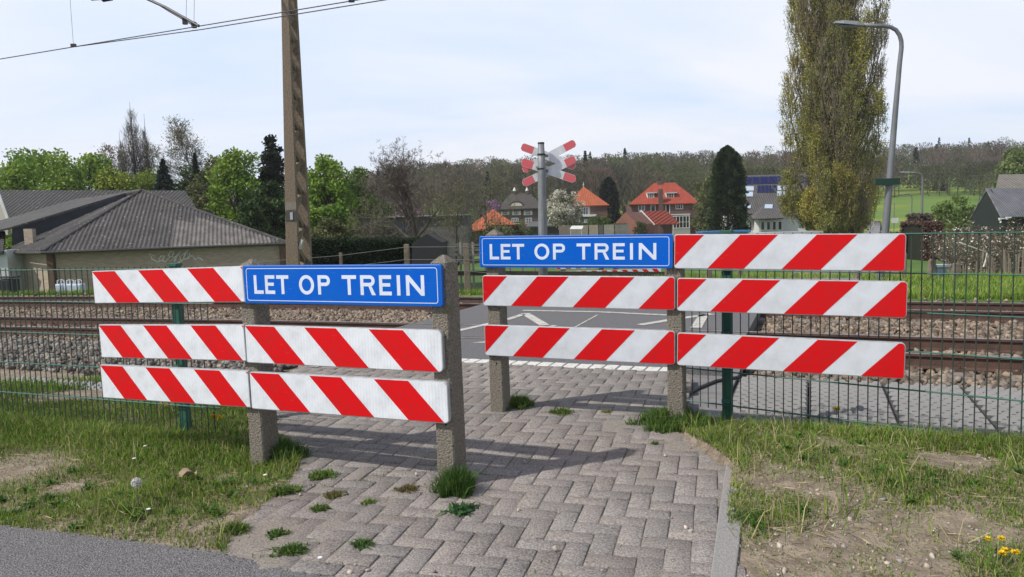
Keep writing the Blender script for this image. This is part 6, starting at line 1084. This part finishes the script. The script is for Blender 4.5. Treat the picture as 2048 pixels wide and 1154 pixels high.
def build_grass():
    out = []
    def area(n, xr, yr, hf, dens, p, wf=.0042, lean=.55):
        x = rng.uniform(*xr, n); y = rng.uniform(*yr, n); d = dens(x, y); d = np.where(in_poly(x, y, PATH) | in_poly(x, y, ASPH), 0, d); k = rng.random(n) < d; x, y, d = x[k], y[k], d[k]; m = len(x); h_ = hf(x, y) * rng.uniform(.45, 1.25, m) * (.55 + .45 * np.clip(d, 0, 1)); P = np.stack([x, y, terrain(x, y) - .004], -1)
        out.append(blades(P, h_, wf * rng.uniform(.6, 1.4, m) * (1 + h_ * 4), gcol(m, p, x, y), lean))
    bare = [(tuple(G(*q)[:2]), r) for q, r in (((1600, 1150), .36), ((1545, 975), .18), ((1700, 1070), .20), ((1850, 1140), .15), ((20, 925), .40), ((130, 965), .16), ((1780, 900), .15), ((1655, 1000), .14))]
    def base(x, y, seed, lo, hi):
        d = sst(lo, hi, vnoise(x, y, 2.6, seed, 4)); 
        for (a, b), r in bare: d = d * (1 - .93 * np.exp(-(((x - a) ** 2 + (y - b) ** 2) / r ** 2) ** 1.5))
        return d
    fence = lambda x, y: np.exp(-((to_un(x, y)[1] - np.where(to_un(x, y)[0] < -2.5, 3.7, 5.15 - .25 * (to_un(x, y)[0])) ) ** 2) / .06)
    # right bank
    area(190000, (.95, 5.2), (2.1, 5.5), lambda x, y: .016 + .034 * vnoise(x, y, 1.7, 3) + .10 * fence(x, y), lambda x, y: np.clip(base(x, y, 21, .24, .54) + .9 * fence(x, y), 0, 1) * (to_un(x, y)[1] < 5.9), [.24, .29, .24, .16, .07])
    # left bank
    area(210000, (-5.6, -.75), (2.3, 6.4), lambda x, y: .022 + .042 * vnoise(x, y, 1.5, 8) + .07 * fence(x, y), lambda x, y: np.clip(base(x, y, 31, .22, .52) + .7 * fence(x, y), 0, 1) * (to_un(x, y)[1] < 4.75), [.22, .32, .27, .12, .07])
    # moss and seedlings creeping along the joints of the left half of the path
    n_ = 26000; x_ = rng.uniform(-2.2, .9, n_); y_ = rng.uniform(2.5, 4.6, n_); gx = (x_ * AX[0] + y_ * AX[1]) / .107; gy = (x_ * BX[0] + y_ * BX[1]) / .107; e_ = np.minimum(np.abs(gx - np.round(gx)), np.abs(gy - np.round(gy))); left_ = sst(.5, -1.4, x_)
    k_ = in_poly(x_, y_, PATH) & ~in_poly(x_, y_, ASPH) & (e_ < .06) & (rng.random(n_) < (.10 + .9 * left_) * sst(.50, .68, vnoise(x_, y_, 3.0, 66))); x_, y_ = x_[k_], y_[k_]; m_ = len(x_); out.append(blades(np.stack([x_, y_, -.006 + 0 * x_], -1), rng.uniform(.008, .022, m_), np.full(m_, .0045), gcol(m_, [.3, .25, .1, .1, .25]) * .8, .9))
    # scattered longer stalks
    area(9000, (.95, 5.2), (2.1, 5.5), lambda x, y: .09 + .08 * rng.random(len(x)), lambda x, y: sst(.45, .6, vnoise(x, y, 3.1, 91)) * (to_un(x, y)[1] < 5.6), [.2, .25, .2, .3, .05], .0032, .9); area(9000, (-5.6, -.75), (2.3, 6.4), lambda x, y: .10 + .09 * rng.random(len(x)), lambda x, y: sst(.45, .6, vnoise(x, y, 3.1, 92)) * (to_un(x, y)[1] < 4.7), [.2, .3, .2, .25, .05], .0032, .9)
    # behind the left fence, up to the ballast
    area(60000, (-8.5, -1.6), (4.8, 9), lambda x, y: .05 + .07 * vnoise(x, y, 1.2, 5), lambda x, y: sst(.35, .55, vnoise(x, y, 1.1, 15)) * ((to_un(x, y)[1] > 3.7) & (to_un(x, y)[1] < 6.6) & ~((to_un(x, y)[1] > 5.0) & (to_un(x, y)[1] < 5.8) & (to_un(x, y)[0] < -4.7))) * 1.0, [.35, .3, .15, .1, .1], .006)
    for kk in range(130):                       # broad-leaved rosettes among the blades
        left = kk % 2; px_ = rng.uniform(0, 600) if left else rng.uniform(1500, 2040); py_ = rng.uniform(880, 1060) if left else rng.uniform(870, 1140); c_ = G(px_, py_)
        if bool(in_poly(c_[:1], c_[1:2], PATH)[0] | in_poly(c_[:1], c_[1:2], ASPH)[0]): continue
        if base(c_[:1], c_[1:2], 31 if left else 21, .24, .54)[0] < .55: continue
        m = int(rng.integers(12, 34)); a = rng.random(m) * 6.283; r = .02 * rng.random(m); P = np.stack([c_[0] + np.cos(a) * r, c_[1] + np.sin(a) * r, terrain(c_[0] + 0 * a, c_[1] + 0 * a)], -1); out.append(blades(P, rng.uniform(.02, .05, m), rng.uniform(.009, .018, m), np.array([[.075, .15, .03]]) * rng.uniform(.6, 1.3, (m, 1)), 1.5))
    V = []; Q = []; Tr = []; C = []; k = 0
    for v, q, t_, c in out: V.append(v); Q.append(q + k); Tr.append(t_ + k); C.append(c); k += len(v)
    link('grass', mesh_np('grass', np.concatenate(V), np.concatenate(Q), np.concatenate(Tr), [grassm], var=np.concatenate(C)), kind='stuff')
    # verge beyond the tracks and in the meadow
    out.clear(); n = 130000; u = rng.uniform(-30, 14, n); nn = 15.5 + 13 * rng.random(n) ** 1.8; x = u * UX + (nn - curve(u)) * NX; y = u * UY + (nn - curve(u)) * NY; k = ~((u < -8) & (nn > 15.9)) & ~((u > -5.6) & (u < 1.2) & (nn < 22)) & (vnoise(x, y, .9, 6) > .3); x, y = x[k], y[k]; m = len(x)
    P = np.stack([x, y, terrain(x, y) - .01], -1); o = blades(P, rng.uniform(.08, .24, m) * (.5 + vnoise(x, y, .8, 12)), np.full(m, .014), gcol(m, [.2, .4, .3, .05, .05], x, y) * 1.15, .6); link('verge_grass', mesh_np('verge_grass', o[0], o[1], o[2], [grassm], var=o[3]), kind='stuff')
build_grass()
def tuft(name, label, px, py, n, rad, hh, cols, wd=.006, lean=.6, z=None, group='weeds growing in the paving', cat='weed', flat=False):
    p = G(px, py, 0.0 if z is None else z); zz = z if z is not None else 0.004; t = thing(name, label, cat, (p[0], p[1], zz), 0, group); a = rng.random(n) * 6.283; r = rad * np.sqrt(rng.random(n)) * (.15 + 1.15 * vnoise(np.cos(a) * 2 + px, np.sin(a) * 2 + py, 1.6, 3, 2)) * 1.15; P = np.stack([np.cos(a) * r, np.sin(a) * r * .8, 0 * a - .008], -1)
    h_ = hh * rng.uniform(.45, 1.2, n) * (1.15 - .6 * r / rad); c = np.array(cols)[rng.integers(0, len(cols), n)] * (1 + .2 * rng.normal(size=(n, 1))); v, q, tr, cc = blades(P, h_, wd * rng.uniform(.6, 1.4, n), c, lean); link('leaves', mesh_np('leaves', v, q, tr, [grassm], var=cc), t); return t
g1 = [(.055, .12, .022), (.08, .15, .03), (.045, .095, .02)]; g2 = [(.10, .17, .03), (.14, .19, .04), (.07, .13, .025)]
tuft('grass_tuft', 'tallest dense grass tuft at the foot of the front concrete post', 915, 985, 1500, .125, .15, g1, .0055, .5)
tuft('weed_rosette', 'dark broad-leaved rosette at the very front of the post tuft', 925, 1022, 130, .085, .05, [(.035, .09, .03), (.05, .115, .035)], .018, 1.5)
tuft('grass_tuft', 'grass tuft at the foot of the left post of the left barrier', 560, 915, 1400, .16, .13, g1, .0055, .6)
tuft('grass_tuft', 'grass strip right of the left post of the right barrier', 1032, 812, 1100, .17, .10, g2, .006, .6)
tuft('grass_tuft', 'small thin grass patch between the two posts of the right barrier', 1122, 826, 320, .12, .05, g2, .006, .7)
tuft('grass_tuft', 'wide grass tuft at the foot of the right post of the right barrier', 1345, 848, 2200, .27, .13, g2 + g1, .006, .6)
tuft('weed_rosette', 'ragged weed at the grass edge left of the paving, above the dandelion clock level', 565, 985, 260, .10, .05, g2, .011, 1.1)
tuft('weed_rosette', 'leafy weed on the left edge of the paving behind the ragged one', 648, 952, 200, .09, .045, g2, .010, 1.1)
tuft('weed_rosette', 'reddish green weed just left of the front post', 815, 980, 240, .085, .03, [(.12, .10, .03), (.10, .14, .03), (.17, .09, .05)], .008, 1.0)
tuft('weed_rosette', 'tiny weed in the joint left of the reddish one', 738, 1005, 110, .045, .03, g2, .007, 1.0)
tuft('weed_rosette', 'small weed on the sandy blocks with a reddish neighbour', 640, 1018, 150, .05, .035, g2, .008, 1.0)
tuft('weed_rosette', 'flat reddish weed patch on sandy blocks behind the small weed', 668, 990, 200, .08, .025, [(.13, .10, .035), (.11, .14, .035)], .008, 1.1)
tuft('weed_rosette', 'isolated round weed lying alone on the blocks, foreground centre left', 724, 1092, 220, .055, .04, g1, .009, 1.1)
tuft('weed_rosette', 'wide spreading weed beside the asphalt edge, foreground left', 582, 1104, 330, .085, .04, g1 + g2, .009, 1.1)
tuft('weed_rosette', 'weed behind the wide spreading one near the asphalt', 556, 1070, 220, .06, .035, g1 + g2, .009, 1.0)
tuft('weed_rosette', 'weed at the corner where grass, asphalt and blocks meet', 470, 1062, 240, .07, .05, g2, .009, 1.0)
tuft('weed_rosette', 'small weed tight against the right kerb stone', 1500, 1040, 420, .10, .05, g1, .006, .8)
tuft('weed_rosette', 'tiny yellowish weed in a joint right of the middle of the right barrier', 1213, 825, 90, .05, .03, [(.2, .18, .04), (.12, .14, .03)], .006, .9)
tuft('weed_rosette', 'tiny weed in a joint near the right grass edge', 1310, 888, 60, .03, .03, g2, .006, .9)
def dandelion(label, px, py, clock=False, z=.0, s=1.0, nh=1):
    p = G(px, py, z); g = T(p[0], p[1]); t = thing('dandelion', label, 'dandelion', (p[0], p[1], max(g, 0)), 0, 'dandelions in the grass'); st = mat('stem_green', (.12, .18, .05), .7)
    for k in range(nh):
        x, y = (k % 2) * .035 + .01 * k, (k // 2) * .03 - .01 * k; h_ = (.07 + .02 * random.random()) * (1.3 if clock else .7); mb = MB(); mb.tube([(x * .3, y * .3, 0), (x, y, h_)], .0022, 5); so = mb.obj('stem', st, t)
        if clock:
            n = 700; d = unit(rng.normal(size=(n, 3))); P = np.array([x, y, h_ + .022]) + d * .0125; V, Q = diamonds(P, np.full(n, .024), .05, dirs=d * 6); P2 = np.array([x, y, h_ + .022]) + d * .024; V2, Q2 = diamonds(P2, np.full(n, .007), .8); link('seed_head', mesh_np('seed_head', np.concatenate([V, V2]), np.concatenate([Q, Q2 + len(V)]), None, [mat('seed_white', (.66, .65, .61), .9)]), t)
        else:
            n = 90; a = rng.random(n) * 6.283; e = rng.uniform(-.1, .9, n); d = np.stack([np.cos(a) * np.cos(e), np.sin(a) * np.cos(e), np.sin(e)], -1); V, Q = diamonds(np.array([x, y, h_]) + d * .011 * s, np.full(n, .022 * s), .28, dirs=d * 5); link('flower', mesh_np('flower', V, Q, None, [mat('flower_yellow', (.72, .50, .01), .7)]), t)
dandelion('white dandelion clock in the left grass', 277, 1020, True)
dandelion('pair of yellow dandelions at the lower right corner, upper one', 1976, 1112, nh=2, s=.75); dandelion('yellow dandelions at the lower right corner, lower group', 2003, 1138, nh=3, s=.8)
dandelion('yellow dandelion behind the left mesh fence', 328, 836, z=-.05, s=1.5, nh=2); dandelion('yellow dandelion at the foot of the right mesh fence', 1673, 835, s=1.3)
dandelion('low yellow flowers just right of the left fence end', 428, 850, s=1.2, nh=3)
def daisies_stones():
    n = 0; V = []
    for i, (px, py) in enumerate([(297, 1021), (290, 892), (530, 950), (268, 917), (640, 1148 - 30)]):
        p = G(px, py, .03); mb = MB(); t = thing('daisy', ['white daisy touching the dandelion clock', 'tiny white daisy below the left fence', 'tiny white daisy near the left barrier post', 'tiny white daisy in the middle of the left grass', 'tiny white petal on the asphalt edge'][i], 'daisy', (p[0], p[1], max(T(p[0], p[1]), 0)), 0, 'daisies in the left grass'); mb = MB(); mb.tube([(0, 0, 0), (0, 0, .03)], .0012, 4); mb.obj('stem', CT['stem_green'], t); mb = MB(); mb.tube([(0, 0, .03), (0, 0, .033)], .010, 9); mb.obj('flower', mat('petal', (.7, .7, .66), .8), t)
    # pebbles scattered over dirt and blocks
    n = 1500; P = []; 
    px = rng.uniform(480, 2040, n); py = rng.uniform(880, 1150, n); pts = np.array([G(a, b, 0.0) for a, b in zip(px, py)]); xx, yy_ = pts[:, 0], pts[:, 1]; inp = in_poly(xx, yy_, PATH); inp2 = in_poly(xx, yy_, ASPH); keep = (~inp) | (rng.random(n) < .25); pts = pts[keep]; inp = inp[keep]; inp2 = inp2[keep]; z = np.where(inp | inp2, .005, terrain(pts[:, 0], pts[:, 1]) + .002); pts[:, 2] = z; sz = rng.uniform(.004, .012, len(pts)) * np.where(rng.random(len(pts)) < .07, 2.3, 1) * np.where(inp, .6, 1)
    rocks('pebbles', pts, sz, mat('pebble', (.42, .37, .31), .9, (.30, .26, .22), 30, vary=True), .7, (.6, 1.3))
    P = np.array([[*G(px, py, 0)] for px, py in ((735, 1144), (700, 1148), (1560, 1095), (1700, 1050), (1668, 1060), (1568, 1142), (1372, 1058), (1112, 1100), (1380, 1065))]); P[:, 2] = [T(a, b) if not in_poly(np.array([a]), np.array([b]), PATH)[0] else .006 for a, b in P[:, :2]]; rocks('larger_pebbles', P, np.full(len(P), .022), CT['pebble'], .7, (1.0, 1.5))
    # dry litter: straw and twigs
    n = 6500; x = np.concatenate([rng.uniform(1.0, 4.4, n // 2), rng.uniform(-4.5, -.9, n // 2)]); y = rng.uniform(2.3, 5.0, n); k = ~(in_poly(x, y, PATH) | in_poly(x, y, ASPH)); x, y = x[k], y[k]; P = np.stack([x, y, terrain(x, y) + rng.uniform(.002, .03, len(x))], -1); d = rng.normal(size=(len(x), 3)) * [1, 1, .15]; V, Q = diamonds(P, rng.uniform(.03, .10, len(x)), .05, dirs=d * 3); c = np.array([[.30, .24, .15]]) * rng.uniform(.4, 1.3, (len(x), 1)); link('dry_litter', mesh_np('dry_litter', V, Q, None, [twigm], var=np.repeat(c, 4, 0)), kind='stuff')
    # a curled dead leaf in the grass
    p = G(375, 952, .03); V = []; Q = []
    for i in range(7):
        for j in range(4): V.append(((i / 6 - .5) * .10, (j / 3 - .5) * .05 * math.sin(math.pi * (i + .6) / 7.2) * 1.6, .02 + .03 * math.sin(i * 1.1) * (j - 1.5) * .4 + .012 * abs(j - 1.5)))
    for i in range(6):
        for j in range(3): q = i * 4 + j; Q.append((q, q + 4, q + 5, q + 1))
    o = link('dead_leaf', mesh_np('dead_leaf', V, Q, None, [mat('dry_leaf', (.36, .28, .19), .9, (.25, .18, .12), 30)])); o.location = (p[0], p[1], T(p[0], p[1]) + .03); o['label'] = 'curled pale brown dead leaf in the middle of the left grass'; o['category'] = 'leaf'
daisies_stones()
# ---------------------------------------------------------------- thin spring haze: one closed box round everything
def build_haze():
    mb = MB(); mb.box((0, 80, 24), (3400, 3400, 64)); m = bpy.data.materials.new('air_haze'); m.use_nodes = True; nt = m.node_tree; N = nt.nodes; N.clear(); out = N.new('ShaderNodeOutputMaterial'); v = N.new('ShaderNodeVolumePrincipled')
    v.inputs['Color'].default_value = (.88, .90, .94, 1); v.inputs['Density'].default_value = 0.00032; v.inputs['Anisotropy'].default_value = 0.2; nt.links.new(v.outputs[0], out.inputs['Volume']); mb.obj('haze', m, kind='stuff')
build_haze()
